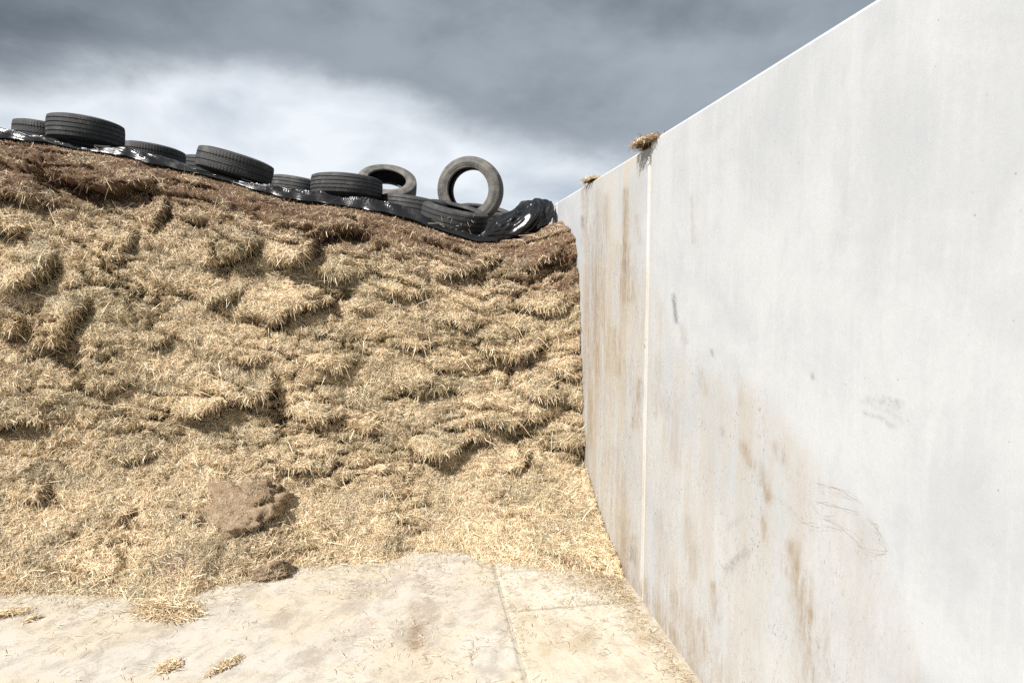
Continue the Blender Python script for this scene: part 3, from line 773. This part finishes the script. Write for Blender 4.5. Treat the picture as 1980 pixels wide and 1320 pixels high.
ang = flow + rng.normal(0, 1.0, NS) + np.where(rng.random(NS) < 0.5, math.pi, 0)
tal = talus[i0]; br = brown[i0]
lift = np.abs(rng.normal(0, 0.22, NS)) * (1 - 0.6 * br)
D = tu * np.cos(ang)[:, None] + tv * np.sin(ang)[:, None] + n_ * lift[:, None]
under = n_[:, 2] < -0.15
D[under] += np.array([0, 0.0, -0.5])
steep = (np.abs(n_[:, 2]) < 0.45)
D[steep, 2] -= 0.25 * rng.random(steep.sum())
L = np.clip(rng.lognormal(math.log(0.040), 0.45, NS), 0.014, 0.13) * (1 - 0.35 * br)
Wd = rng.uniform(0.0016, 0.0034, NS)
P = P - unit(D) * (L * 0.35)[:, None] + n_ * rng.uniform(-0.003, 0.010, (NS, 1))
def straight(P, D, N, L, Wd, col):
    n = len(P); D = unit(D); side = unit(np.cross(D, N + rng.normal(0, 0.5, (n, 3)))) * (Wd[:, None] * 0.5)
    p2 = P + D * L[:, None]
    V = np.stack([P - side, P + side, p2 + side * 0.6, p2 - side * 0.6], 1).reshape(-1, 3)
    return V, np.arange(n)[:, None] * 4 + [[0, 1, 2, 3]], np.repeat(np.concatenate([col, np.ones((n, 1))], 1), 4, 0)
parts = [straw_arrays(P, D, n_, L, Wd, pick_col(NS, br, green[i0] * 0.8, P) * 1.06, rng.uniform(-0.15, 0.25, NS))]
NB = 380000
f, P = sample(NB); i0 = q[f, 0]
ang = rng.uniform(0, 2 * math.pi, NB)
D = TU[i0] * np.cos(ang)[:, None] + TV[i0] * np.sin(ang)[:, None] + HN[i0] * rng.normal(0.05, 0.22, (NB, 1))
L = np.clip(rng.lognormal(math.log(0.026), 0.45, NB), 0.008, 0.08)
parts.append(straight(P - unit(D) * (L * 0.5)[:, None] + HN[i0] * rng.uniform(-0.002, 0.010, (NB, 1)), D, HN[i0], L, rng.uniform(0.0016, 0.0036, NB), pick_col(NB, brown[i0], green[i0] * 0.8, P) * rng.uniform(0.75, 1.1, (NB, 1))))
# fringes hanging over the lips of the ledges
lw = wgt * LIP[q[:, 0]]; cum = np.cumsum(lw)
NF = 6500
f, P = sample(NF); i0 = q[f, 0]
D = HN[i0] * 0.45 + np.array([0, -0.10, -0.55]) + rng.normal(0, 0.48, (NF, 3))
L = np.clip(rng.lognormal(math.log(0.062), 0.40, NF), 0.025, 0.15)
parts.append(straw_arrays(P - unit(D) * (L * 0.25)[:, None], D, HN[i0] + np.array([0, -.6, 0]), L, rng.uniform(0.0026, 0.005, NF), pick_col(NF, brown[i0] * 0.8, green[i0]), rng.uniform(0.1, 0.8, NF)))
# long loose stalks standing proud of the face
cum = np.cumsum(wgt)
NL = 2600
f, P = sample(NL); i0 = q[f, 0]
ang = rng.uniform(0, 2 * math.pi, NL)
D = TU[i0] * np.cos(ang)[:, None] + TV[i0] * np.sin(ang)[:, None] + HN[i0] * rng.uniform(0.1, 0.9, (NL, 1))
L = rng.uniform(0.10, 0.22, NL)
parts.append(straw_arrays(P - unit(D) * (L * 0.2)[:, None], D, HN[i0], L, rng.uniform(0.0026, 0.0048, NL), pick_col(NL, brown[i0] * 0.8), rng.uniform(0.0, 0.7, NL)))
tag(link('straw', straw_mesh('straw', parts), M_STRAW, heap), kind='stuff')

# loose straw on the floor
def floor_straw(P, L=None):
    n = len(P); a = rng.uniform(0, 2 * math.pi, n)
    D = np.stack([np.cos(a), np.sin(a), np.abs(rng.normal(0, 0.10, n))], -1)
    L = rng.uniform(0.012, 0.055, n) if L is None else L
    return straw_arrays(P, D, np.tile([0, 0, 1.0], (n, 1)), L, rng.uniform(0.0014, 0.003, n), pick_col(n) * 0.75, rng.uniform(0.0, 0.1, n))
n = 5200
X = rng.uniform(-3.6, WX - 0.02, n * 4); e = rng.exponential(0.13, n * 4)
Y = toe_y(X) + 0.06 - e
thin = rng.random(n * 4) < np.clip(0.75 + 0.7 * fbm(X * 3.1, Y * 3.1, 3), 0.05, 1)
P1 = np.stack([X, Y, np.full(n * 4, 0.008)], -1)[thin][:n]
m = 2600
X = rng.uniform(-3.0, WX - 0.03, m * 5); Y = rng.uniform(2.0, 3.9, m * 5)
keep = rng.random(m * 5) < np.clip(2.2 * fbm(X * 2.7 + 5, Y * 2.7, 4) - 0.05 + 0.25 * sstep(X, -0.8, -0.1), 0.02, 1)
P2 = np.stack([X, Y, np.full(m * 5, 0.008)], -1)[keep][:m]
# along the two joints and the wall's foot
k = 130
P3 = np.stack([rng.normal(FOOT_X, 0.03, k), rng.uniform(2.0, 3.7, k), np.full(k, 0.008)], -1)
P4 = np.stack([rng.uniform(FOOT_X, WX, k), rng.normal(JOINT, 0.015, k), np.full(k, 0.008)], -1)
P5 = np.stack([WX - 0.05 - rng.exponential(0.10, 1500), 3.5 - rng.exponential(0.22, 1500), np.full(1500, 0.012)], -1)
P6 = np.stack([WX - 0.05 - rng.exponential(0.03, 250), rng.uniform(2.2, 3.3, 250), np.full(250, 0.012)], -1)
tag(link('straw_litter', straw_mesh('straw_litter', [floor_straw(np.concatenate([P1, P2, P3, P4, P5, P6]))]), M_STRAW), kind='stuff')

# ------------------------------------------------------------------ tufts and clods lying about (things of their own)
def tuft(name, label, cat, px, py, rx, ry, h, n, z0=0.004, group=None, ang=0.0, brn=0.0, Lm=0.06, P0=None):
    """a flat wisp of straw: thin matted core plus loose blades"""
    base = at_z(px, py, z0) if P0 is None else np.array(P0)
    root = empty(name, base); tag(root, label, cat, group)
    nr, nc = 10, 20
    th = np.linspace(0, 2 * np.pi, nc, endpoint=False)[None]; r = np.linspace(0.02, 1, nr)[:, None]
    rr = r * (0.62 + 0.25 * perlin(np.cos(th) * 1.7 + px, np.sin(th) * 1.7 + py))
    ca, sa = math.cos(ang), math.sin(ang)
    X = rr * np.cos(th) * rx; Y = rr * np.sin(th) * ry
    Z = h * 0.7 * np.maximum(1 - r ** 2, 0) * (0.7 + 0.5 * perlin(X * 30, Y * 30)) - 0.003
    V = np.stack([X * ca - Y * sa, X * sa + Y * ca, Z], -1).reshape(-1, 3)
    me = np_mesh('mat', V, grid_faces(nr, nc, True))
    add_attr(me, 'tint', np.tile([0.34 - 0.15 * brn, 0.25 - 0.13 * brn, 0.125 - 0.06 * brn, 1], (len(V), 1)), 'COLOR')
    link('matted_core', me, M_HEAP, root)
    a = rng.uniform(0, 2 * np.pi, n); r = np.sqrt(rng.random(n)) * np.clip(rng.normal(0.85, 0.2, n), 0, 1.3)
    x, y = r * np.cos(a) * rx, r * np.sin(a) * ry
    z = h * np.maximum(1 - r ** 2, 0.03) * rng.random(n)
    P = np.stack([x * ca - y * sa, x * sa + y * ca, z], -1)
    b = ang + rng.normal(0, 0.8, n) + np.where(rng.random(n) < .5, np.pi, 0)
    D = np.stack([np.cos(b), np.sin(b), np.abs(rng.normal(0, 0.22, n))], -1)
    L = rng.uniform(0.5, 1.4, n) * Lm
    P = P - D * (L * 0.4)[:, None]; P[:, 2] = np.maximum(P[:, 2], 0.003)
    arr = straw_arrays(P, D, np.tile([0, 0, 1.0], (n, 1)), L, rng.uniform(0.0024, 0.0046, n), pick_col(n, np.full(n, brn)), rng.uniform(0, 0.25, n))
    tag(link('straw', straw_mesh('straw', [arr], False), M_STRAW, root), kind='stuff')
    return root
G = 'wisps of straw dropped on the concrete floor'
tuft('straw_tuft', 'large fan shaped wisp of straw on the floor just in front of the heap', 'straw tuft', 325, 1178, 0.22, 0.12, 0.045, 1500, group=G, ang=-0.5)
tuft('straw_tuft', 'flat oval straw wisp on the floor at the left edge of the photo', 'straw tuft', 22, 1186, 0.085, 0.045, 0.03, 260, group=G, ang=0.1)
tuft('straw_tuft', 'small crumb of straw beside the flat oval wisp on the floor', 'straw tuft', 62, 1197, 0.035, 0.025, 0.018, 80, group=G, ang=0.6, Lm=0.04)
tuft('straw_tuft', 'round thin patch of straw on the pale floor near the bottom edge', 'straw tuft', 328, 1288, 0.055, 0.06, 0.012, 150, group=G, Lm=0.045)
tuft('straw_tuft', 'long narrow slanting strip of straw on the pale floor', 'straw tuft', 436, 1286, 0.095, 0.03, 0.016, 220, group=G, ang=0.85, Lm=0.045)

def clod(name, label, px, py, t, size, seed, n, pal, rot=(0, 0, 0), ragged=0.3, cavity=None, group=None, planes=()):
    """a torn lump of matted, mouldy silage"""
    ctr = at_t(px, py, t) if not isinstance(t, str) else None
    root = empty(name, ctr, Euler(rot)); tag(root, label, 'silage clod', group)
    nr, nc = 70, 110
    ph = np.linspace(0.02, np.pi - 0.02, nr)[:, None]; th = np.linspace(0, 2 * np.pi, nc, endpoint=False)[None]
    U = np.stack([np.sin(ph) * np.cos(th), np.sin(ph) * np.sin(th), np.cos(ph) * np.ones_like(th)], -1)
    a = 2.1
    nz = fbm(U[..., 0] * a + seed, U[..., 2] * a + U[..., 1] * 1.7, 4)
    nz2 = fbm(U[..., 0] * 6 + seed, U[..., 2] * 9 + U[..., 1] * 5, 3)
    rad = 1 + ragged * nz * 2.1 + 0.10 * nz2
    lay = 0.07 * np.tanh(5 * np.sin(U[..., 2] * 8 + 4 * nz)) * sstep(U[..., 0], -0.3, 0.3)
    rad = rad + lay
    for pn, pd in planes:                                          # broken faces
        dn = U @ unit(np.array(pn))
        rad = np.where(dn > 0.05, np.minimum(rad, (pd + 0.05 * nz2 + 0.10 * nz) / np.maximum(dn, 0.05)), rad)
    if cavity is not None:
        cdir, cw, cd = cavity
        dd = U @ unit(np.array(cdir))
        rad = rad - cd * sstep(dd + 0.12 * nz2, cw, cw + 0.12)
    V = (U * rad[..., None] * np.array(size)).reshape(-1, 3)
    me = np_mesh('clod', V, grid_faces(nr, nc, True))
    mott = sstep(fbm(V[:, 0] * 11, V[:, 2] * 15 + V[:, 1] * 9, 4), -0.40, 0.15)[:, None]
    tint = np.array(pal[0])[None] * (1 - mott) + np.array(pal[1])[None] * mott
    add_attr(me, 'tint', np.concatenate([tint, np.ones((len(V), 1))], 1), 'COLOR')
    link('matted_lump', me, M_HEAP, root)
    k = rng.integers(0, len(V), n); Np = unit(V[k] / np.array(size) ** 2)
    D = unit(np.cross(Np, rng.normal(0, 1, (n, 3)))) + Np * np.abs(rng.normal(0, 0.10, (n, 1)))
    L = np.where(rng.random(n) < 0.7, rng.uniform(0.015, 0.045, n), rng.uniform(0.04, 0.09, n))
    col = np.where(rng.random((n, 1)) < 0.74, tint[k] * rng.uniform(0.35, 1.65, (n, 1)), pick_col(n) * 0.8)
    arr = straw_arrays(V[k] - unit(D) * (L * 0.5)[:, None] - Np * 0.003, D, Np, L, rng.uniform(0.0014, 0.0028, n), col, rng.uniform(0, .3, n))
    tag(link('straw', straw_mesh('straw', [arr], False), M_STRAW, root), kind='stuff')
    return root
def heap_depth(px, py):
    hp, hq = proj(HP); near = np.argmin((hp - px) ** 2 + (hq - py) ** 2 + 1e6 * (Sf > 8))
    return float((HP[near] - EYE) @ FWD)
GC = 'torn lumps of mouldy silage at the foot of the heap'
mould = [(0.50, 0.395, 0.285), (0.37, 0.275, 0.185)]
dark = [(0.42, 0.32, 0.23), (0.25, 0.18, 0.125)]
clod('silage_clod', 'big grey brown mouldy lump of silage jutting from the heap foot, hollow on its right', 477, 1003, heap_depth(477, 1003) + 0.05, (0.27, 0.22, 0.235), 5.0, 9000, mould, (0.15, 0.30, 0.1), 0.32, ((0.95, -0.55, -0.50), 0.55, 0.50), GC, [((-0.35, -0.60, 0.72), 0.72), ((0.90, -0.35, 0.15), 0.80), ((-0.75, -0.6, -0.15), 0.78), ((0.2, -0.95, -0.25), 0.80)])
clod('silage_clod', 'small dark brown lump of silage lying at the edge of the bare floor', 523, 1108, heap_depth(523, 1108) - 0.03, (0.10, 0.08, 0.055), 14.0, 3000, dark, (0.1, -0.3, 0), 0.3, None, GC)

# ------------------------------------------------------------------ black plastic sheet over the top
def ridged(x, y, o=3):
    s = 0; a = 1.0; n = 0
    for k in range(o):
        s = s + a * (1 - 2.2 * np.abs(perlin(x * 1.9 ** k + 31 * k, y * 1.9 ** k))); n += a; a *= 0.55
    return s / n
sheet = empty('plastic_sheet', (-0.9, CREST_Y, float(crest_z(np.array([-0.9]))[0])))
tag(sheet, 'shiny black plastic sheet over the heap top, weighted by tyres, bunched up at the wall', 'plastic sheet')
hx = np.array([-9, -3.2, 0, 0, 0, 0])
hang_px = [(-400, .07), (0, .085), (60, .07), (100, .03), (150, .00), (195, .025), (230, .06), (300, .085), (350, .06), (390, .02), (450, .0), (480, .03), (520, .075), (600, .085), (660, .075), (720, .095), (780, .105), (815, .07), (850, .04), (940, .05), (985, .02), (1080, .01)]
hX = np.array([at_y(a, np.interp(a, [p[0] for p in crest_px], [p[1] for p in crest_px]), CREST_Y)[0] for a, _ in hang_px]); hH = np.array([b for _, b in hang_px])
cx_ = np.concatenate([np.arange(-8.5, -3.3, 0.06), np.arange(-3.3, 0.66, 0.006)])
vv = np.concatenate([np.linspace(-1, 0, 26), np.linspace(0.04, 1.0, 40) ** 1.5 * 7.0])          # -1 front edge, 0 crest, then back over the top (m)
CX, VV = np.meshgrid(cx_, vv)
hang = np.interp(CX, hX, hH) * (1 + 0.35 * perlin(CX * 7, CX * 0 + 2.2)) + 0.012
edge_s = np.where(VV < 0, VV * hang, VV)                       # metres along the profile from the crest
s8 = np.linspace(7.0, 11, 1500); y8, z8 = base_point(np.full(1500, -0.8), s8); a8 = np.concatenate([[0], np.cumsum(np.hypot(np.diff(y8), np.diff(z8)))]); a8 -= np.interp(8.0, s8, a8)
sS = np.interp(edge_s, a8, s8)
Yb2, Zb2 = base_point(CX.ravel(), sS.ravel())
fr = np.exp(-((VV + 0.2) / 0.5) ** 2).ravel()
cxx, es = CX.ravel(), edge_s.ravel()
v_ = VV.ravel()
lip = np.where(v_ < 0, np.clip(1 + v_, 0, 1) ** 0.85, np.exp(-(es / 0.30) ** 2))       # the edge is rolled up on itself
lift_ = lip * (np.interp(cxx, hX, hH) * 0.56) * (1 + 0.30 * perlin(cxx * 6, cxx * 0 + 5.1))
def tri(x): return np.abs((x % 1.0) - 0.5) * 2
q1 = es + lift_
wrp = 0.5 * fbm(cxx * 3, q1 * 5, 3)
wr = (tri(cxx * 5.5 + q1 * 9 + wrp) * (0.5 + perlin(cxx * 4, q1 * 3)) + 0.6 * tri(cxx * 9 + q1 * 21 + 2 * wrp) * (0.6 + perlin(cxx * 5 + 9, q1 * 3)) - 0.5)
wr2 = (tri(cxx * 15 + q1 * 46 + 2.5 * wrp) * (0.75 + 0.5 * perlin(cxx * 8 + 4, q1 * 6)) - 0.3) * (0.3 + 0.7 * sstep(cxx, -2.0, -1.2))
offz = 0.016 + 0.008 * wr * (0.35 + 0.65 * fr) * (0.3 + lip) + 0.024 * wr2 * fr * (0.5 + 0.6 * lip) + 0.011 * fr * tri(cxx * 31 + q1 * 74 + 4 * wrp) * (0.5 + perlin(cxx * 11 + 14, q1 * 9))
Yp = Yb2 - offz * (0.75 * np.clip(fr + (v_ < 0), 0, 1)); Zp = Zb2 + offz * 0.85 + lift_
Yp = Yp - 0.65 * lift_
SP = np.stack([cxx, Yp, Zp], -1) - np.array(sheet.location)
me = np_mesh('cover', SP, grid_faces(len(vv), len(cx_)))
link('cover', me, M_PLASTIC, sheet)
# bunched corner
path = np.array([at_t(916, 466, 4.98), at_t(938, 459, 5.0), at_t(965, 449, 5.08), at_t(1000, 435, 5.16), at_t(1030, 420, 5.24), at_t(1050, 405, 5.30), at_t(1064, 394, 5.34)])
rads = np.array([7, 12, 21, 31, 33, 24, 9]) * 5.2 / FPX
nu, nw = 170, 150
u = np.linspace(0, len(path) - 1, nu); ii = np.clip(u.astype(int), 0, len(path) - 2); ff = (u - ii)
ff_s = ff
def cri(A):
    g0 = A[np.clip(ii - 1, 0, None)]; g1 = A[ii]; g2 = A[ii + 1]; g3 = A[np.clip(ii + 2, None, len(A) - 1)]
    w_ = ff_s if A.ndim == 1 else ff_s[:, None]
    return 0.5 * (2 * g1 + (g2 - g0) * w_ + (2 * g0 - 5 * g1 + 4 * g2 - g3) * w_ ** 2 + (-g0 + 3 * g1 - 3 * g2 + g3) * w_ ** 3)
ctr = cri(path); rad = np.maximum(cri(rads), 0.006)
tan = unit(np.gradient(ctr, axis=0)); n1 = unit(np.cross(tan, np.array([0, -1.0, 0.25]))); n2 = np.cross(tan, n1)
th = np.linspace(0, 2 * np.pi, nw, endpoint=False)
U2, TH = np.meshgrid(u, th, indexing='ij')
fold = ridged(np.cos(TH) * 2.4 + 0.35 * U2, np.sin(TH) * 2.4 - 0.30 * U2 + 8, 3)
fold2 = ridged(np.cos(TH + 0.25 * U2) * 5.0 + 0.9 * U2, np.sin(TH + 0.25 * U2) * 5.0, 3)
cw, sw_ = np.cos(TH), np.sin(TH)
wv = 0.7 * fbm(cw * 1.1 + U2 * 0.5, sw_ * 1.1 + U2 * 0.3, 3)
cre = (0.17 * tri(TH / (2 * np.pi) * 6 + 0.45 * U2 + wv) * (0.6 + perlin(cw + U2 * 0.7, sw_ + 4))
       + 0.12 * tri(U2 * 0.9 + 1.2 * cw + 1.5 * wv) * (0.5 + perlin(cw * 1.3 + 6, sw_ * 1.3 + U2 * 0.6))
       + 0.022 * tri(TH / (2 * np.pi) * 24 + 1.9 * U2 + 4 * wv) * (0.5 + perlin(cw * 2.6 + U2 + 2, sw_ * 2.6)) + 0.065 * tri(TH / (2 * np.pi) * 13 - 0.8 * U2 + 2 * wv) * (0.5 + perlin(cw * 1.6 + U2 + 9, sw_ * 1.6)))
r_ = rad[:, None] * (0.78 + 1.9 * cre + 0.18 * perlin(cw * 1.1 + U2 * 0.9, sw_ * 1.1 + 3))
BV = ctr[:, None] + n1[:, None] * (r_ * np.cos(TH))[..., None] + n2[:, None] * (r_ * np.sin(TH))[..., None] * 0.85
BV = BV.reshape(-1, 3); BV[:, 0] = np.minimum(BV[:, 0], WX - 0.01)
me = np_mesh('bunched_corner', BV - np.array(sheet.location), grid_faces(nu, nw, True))
link('bunched_corner', me, M_PLASTIC, sheet)

# ------------------------------------------------------------------ tyres
def lathe(prof, n, name, mod=None):
    a = np.array(prof); th = np.linspace(0, 2 * np.pi, n, endpoint=False)
    T, K = np.meshgrid(th, np.arange(len(a)))
    R = a[K, 1].copy(); Z = a[K, 0]
    if mod is not None: R = R + mod(T, Z)
    V = np.stack([R * np.cos(T), R * np.sin(T), Z], -1).reshape(-1, 3)
    me = np_mesh(name, V, grid_faces(len(a), n, True)[:, ::-1])
    me.set_sharp_from_angle(angle=math.radians(38))
    return me
def tyre_meshes(style, hw=0.098, R=0.30, r=0.19):
    """half width hw; R outer, r bead radius; axis along local Z"""
    crown = []
    N = 360
    grooves = {0: (-0.056, -0.019, 0.019, 0.056), 1: (-0.03, 0.03), 2: (-0.062, -0.022, 0.022, 0.062)}[style]
    zs = set(np.round(np.linspace(-hw * 0.90, hw * 0.90, 25), 4))
    for g_ in grooves: zs |= {round(g_ - .0046, 4), round(g_ - .0034, 4), round(g_ + .0034, 4), round(g_ + .0046, 4)}
    for z in sorted(zs):
        rr = R - 0.010 * (abs(z) / hw) ** 3
        if any(abs(z - g_) < .004 for g_ in grooves): rr -= 0.008
        crown.append((z, rr))
    zz = hw * 0.90
    prof = [(-hw * 1.0, R - 0.034), (-hw * 0.985, R - 0.022)] + crown + [(hw * 0.985, R - 0.022), (hw * 1.0, R - 0.034)]
    def mod(T, Z):
        k = (T / (2 * np.pi) * 72)
        az_ = np.abs(Z)
        d = np.zeros_like(T)
        if style == 0:      # ribs with slanted nicks at the shoulders
            ph = (k + Z * 26) % 1
            d = np.where((az_ > 0.062) & (ph < 0.2), -0.004, 0)
            d = d + np.where((az_ < 0.055) & (az_ > 0.024) & (((k * 0.5 + np.sign(Z) * Z * 40) % 1) < 0.12), -0.003, 0)
        elif style == 1:    # zigzag blocks
            zig = np.abs(((Z / 0.03) % 1) - 0.5)
            ph = (k + zig * 1.2) % 1
            d = np.where(ph < 0.22, -0.0045, 0)
            d = d * np.where((az_ < 0.028) & (az_ > 0.02), 0.2, 1)
        else:               # worn, faint nicks
            ph = (k + Z * 12) % 1
            d = np.where((az_ > 0.066) & (ph < 0.2), -0.0025, 0)
        return d
    tread = lathe(prof, N, 'tread', mod)
    sw = [(hw * 1.0, R - 0.034), (hw * 1.06, R - 0.046), (hw * 1.10, R - 0.060), (hw * 1.10, R - 0.062), (hw * 1.085, R - 0.0635), (hw * 1.07, R - 0.078), (hw * 1.03, r + 0.022), (hw * 1.0, r + 0.016), (hw * 1.0, r + 0.009), (hw * 0.96, r + 0.004), (hw * 0.90, r), (hw * 0.80, r), (hw * 0.74, r + 0.006), (hw * 0.80, r + 0.02)]
    def ribs(T, Z): return np.zeros_like(T)
    side_a = lathe(sw[::-1], 160, 'sidewall')
    side_b = lathe([(-z, q_) for z, q_ in sw], 160, 'sidewall')
    il = [(hw * 0.80, r + 0.02), (hw * 0.98, r + 0.045), (hw * 0.96, R - 0.05), (hw * 0.8, R - 0.022), (0, R - 0.017)]
    il = il + [(-z, q_) for z, q_ in il[-2::-1]]
    liner = lathe(il, 120, 'inner_liner')
    return tread, side_a, side_b, liner
TY = [tyre_meshes(s) for s in (0, 1, 2)]
TM = {}
def add_tyre(label, px, py, width_px, D, axis, style, mat, sq=1.0, flip=0):
    """px,py: centre on the photo; width_px: how wide a tyre of diameter D shows there (sets its distance)"""
    t = FPX * D / width_px
    c = at_t(px, py, t)
    ax = Vector(axis).normalized()
    sc = D / 0.60
    qt = ax.to_track_quat('Z', 'Y') @ Matrix.Rotation(random.uniform(0, 6.28), 4, 'Z').to_quaternion()
    root = empty('tyre', Vector(c) - ax * 0.098 * sc * sq)
    root.rotation_mode = 'QUATERNION'; root.rotation_quaternion = qt; root.scale = (sc, sc, sc * sq)
    tag(root, label, 'tyre', 'old tyres weighing down the plastic sheet')
    for nm, me0, mt in zip(('tread', 'sidewall', 'sidewall', 'inner_liner'), TY[style], (mat, mat, mat, None)):
        key = (me0.name, -1 if mt is None else mt)
        if key not in TM:
            me = me0.copy(); me.materials.append(M_LINER if mt is None else M_RUB[mt]); TM[key] = me
        o = bpy.data.objects.new(nm, TM[key]); COL.objects.link(o); o.parent = root
        o.location = (0, 0, 0.098)
    return root
def tilt(right_down, toward=0.0):
    """axis of a tyre lying flat, tipped down to the right (deg) and towards the camera (deg)"""
    a, b = math.radians(right_down), math.radians(toward)
    v = RIGHT * math.sin(a) - FWDH * math.sin(b) + np.array([0, 0, math.cos(a) * math.cos(b)])
    return v
add_tyre('tyre cut off by the left edge of the photo, lying on the sheet', -40, 270, 112, .56, tilt(4), 2, 0)
add_tyre('tyre lying behind and left of the big ribbed tyre at the left end', 92, 262, 110, .55, tilt(7), 1, 0)
add_tyre('big ribbed tyre lying flat at the front edge, second from the left, highest of all', 167, 256, 128, .56, tilt(5), 0, 0, 1.0)
add_tyre('tyre lying low on the sheet just right of the big ribbed tyre', 296, 304, 112, .57, tilt(7), 1, 0)
add_tyre('tyre mostly hidden behind the steeply tipped zigzag tread tyre, only a sliver showing', 408, 328, 104, .60, tilt(8), 2, 0)
add_tyre('zigzag tread tyre lying steeply tipped to the right at the front edge', 455, 322, 139, .58, tilt(15), 1, 0, 0.85)
add_tyre('low grey tyre half hidden between the tipped zigzag tyre and the next ribbed one', 576, 363, 106, .57, tilt(8), 2, 2, 0.85)
add_tyre('ribbed tyre lying flat at the front edge in front of the leaning tyre', 671, 363, 135, .59, tilt(3), 0, 0, 0.82)
add_tyre('dusty tyre leaning back behind the flat ribbed tyre, its hole showing sky', 748, 361, 114, .60, -FWDH * 0.62 + RIGHT * 0.16 + np.array([0, 0, 0.74]), 2, 1, 0.95)
add_tyre('tyre lying between the flat ribbed tyre and the straw smeared one', 800, 405, 130, .59, tilt(9), 2, 0, 0.85)
add_tyre('straw smeared tyre tipped forward at the front edge beside the bunched plastic', 877, 420, 133, .59, tilt(13, 13), 2, 0, 0.92)
add_tyre('dusty tyre standing upright on its tread against the sky', 910, 368, 126, .60, -FWDH * 0.93 - RIGHT * 0.20 + np.array([0, 0, -0.06]), 2, 1, 0.95)
add_tyre('tyre lying behind the bunched plastic, below the upright tyre', 938, 421, 108, .60, tilt(10, 14), 2, 2)

# wisps caught on the straw smeared tyre
P = np.array([at_t(rng.uniform(835, 925), rng.uniform(418, 448), 4.93) for _ in range(26)])
D = rng.normal(0, 1, (26, 3)) * np.array([1, .2, .8])
arr = straw_arrays(P, D, np.tile([0, -1.0, 0], (26, 1)), rng.uniform(.02, .05, 26), rng.uniform(.0015, .003, 26), pick_col(26) * 0.7, rng.uniform(0, .6, 26))
ws = straw_mesh('straw_wisp', [arr], False)
tag(link('straw_wisp', ws, M_STRAW), kind='stuff')

# ------------------------------------------------------------------ clumps lying on top of the wall
def wall_clump(label, px, py, length, over, h, n, brn):
    base = at_x(px, py, WX + 0.01); base[2] = WH + 0.002
    root = empty('hay_clump', base); tag(root, label, 'hay clump', 'clumps of old silage left on the wall top')
    nr, nc = 14, 28
    th = np.linspace(0, 2 * np.pi, nc, endpoint=False)[None]; r = np.linspace(0.02, 1, nr)[:, None]
    rr = r * (0.8 + 0.35 * perlin(np.cos(th) * 1.7 + px, np.sin(th) * 1.7))
    X = rr * np.cos(th) * over * 0.75 + 0.02; Y = rr * np.sin(th) * length * 0.5
    Z = h * np.maximum(1 - r ** 2, 0) ** 0.7 * (0.75 + 0.6 * perlin(X * 25, Y * 25))
    V = np.stack([X, Y, Z], -1).reshape(-1, 3)
    me = np_mesh('mat', V, grid_faces(nr, nc, True))
    add_attr(me, 'tint', np.tile([0.30, 0.21, 0.115, 1], (len(V), 1)), 'COLOR')
    link('matted_core', me, M_HEAP, root)
    a = rng.uniform(0, 2 * np.pi, n); r = np.sqrt(rng.random(n))
    P = np.stack([r * np.cos(a) * over * 0.85 + 0.01, r * np.sin(a) * length * 0.5, h * np.sqrt(np.maximum(1 - r ** 2, 0.02)) * rng.uniform(0.2, 1.05, n)], -1)
    D = np.stack([rng.normal(-0.25, 0.7, n), rng.normal(0.0, 0.8, n), rng.normal(-0.06, 0.14, n)], -1)
    L = rng.uniform(0.025, 0.08, n)
    arr = straw_arrays(P - unit(D) * (L * 0.4)[:, None], D, np.tile([0, -.5, 0.8], (n, 1)), L, rng.uniform(.002, .004, n), pick_col(n, np.full(n, brn)), rng.uniform(0, .5, n))
    tag(link('straw', straw_mesh('straw', [arr], False), M_STRAW, root), kind='stuff')
wall_clump('thick brown clump of old hay hanging over the wall top at the panel joint', 1256, 268, 0.30, 0.11, 0.05, 800, 0.75)
wall_clump('thin pale wisp of hay on the wall top nearer the heap', 1142, 342, 0.30, 0.075, 0.035, 260, 0.25)
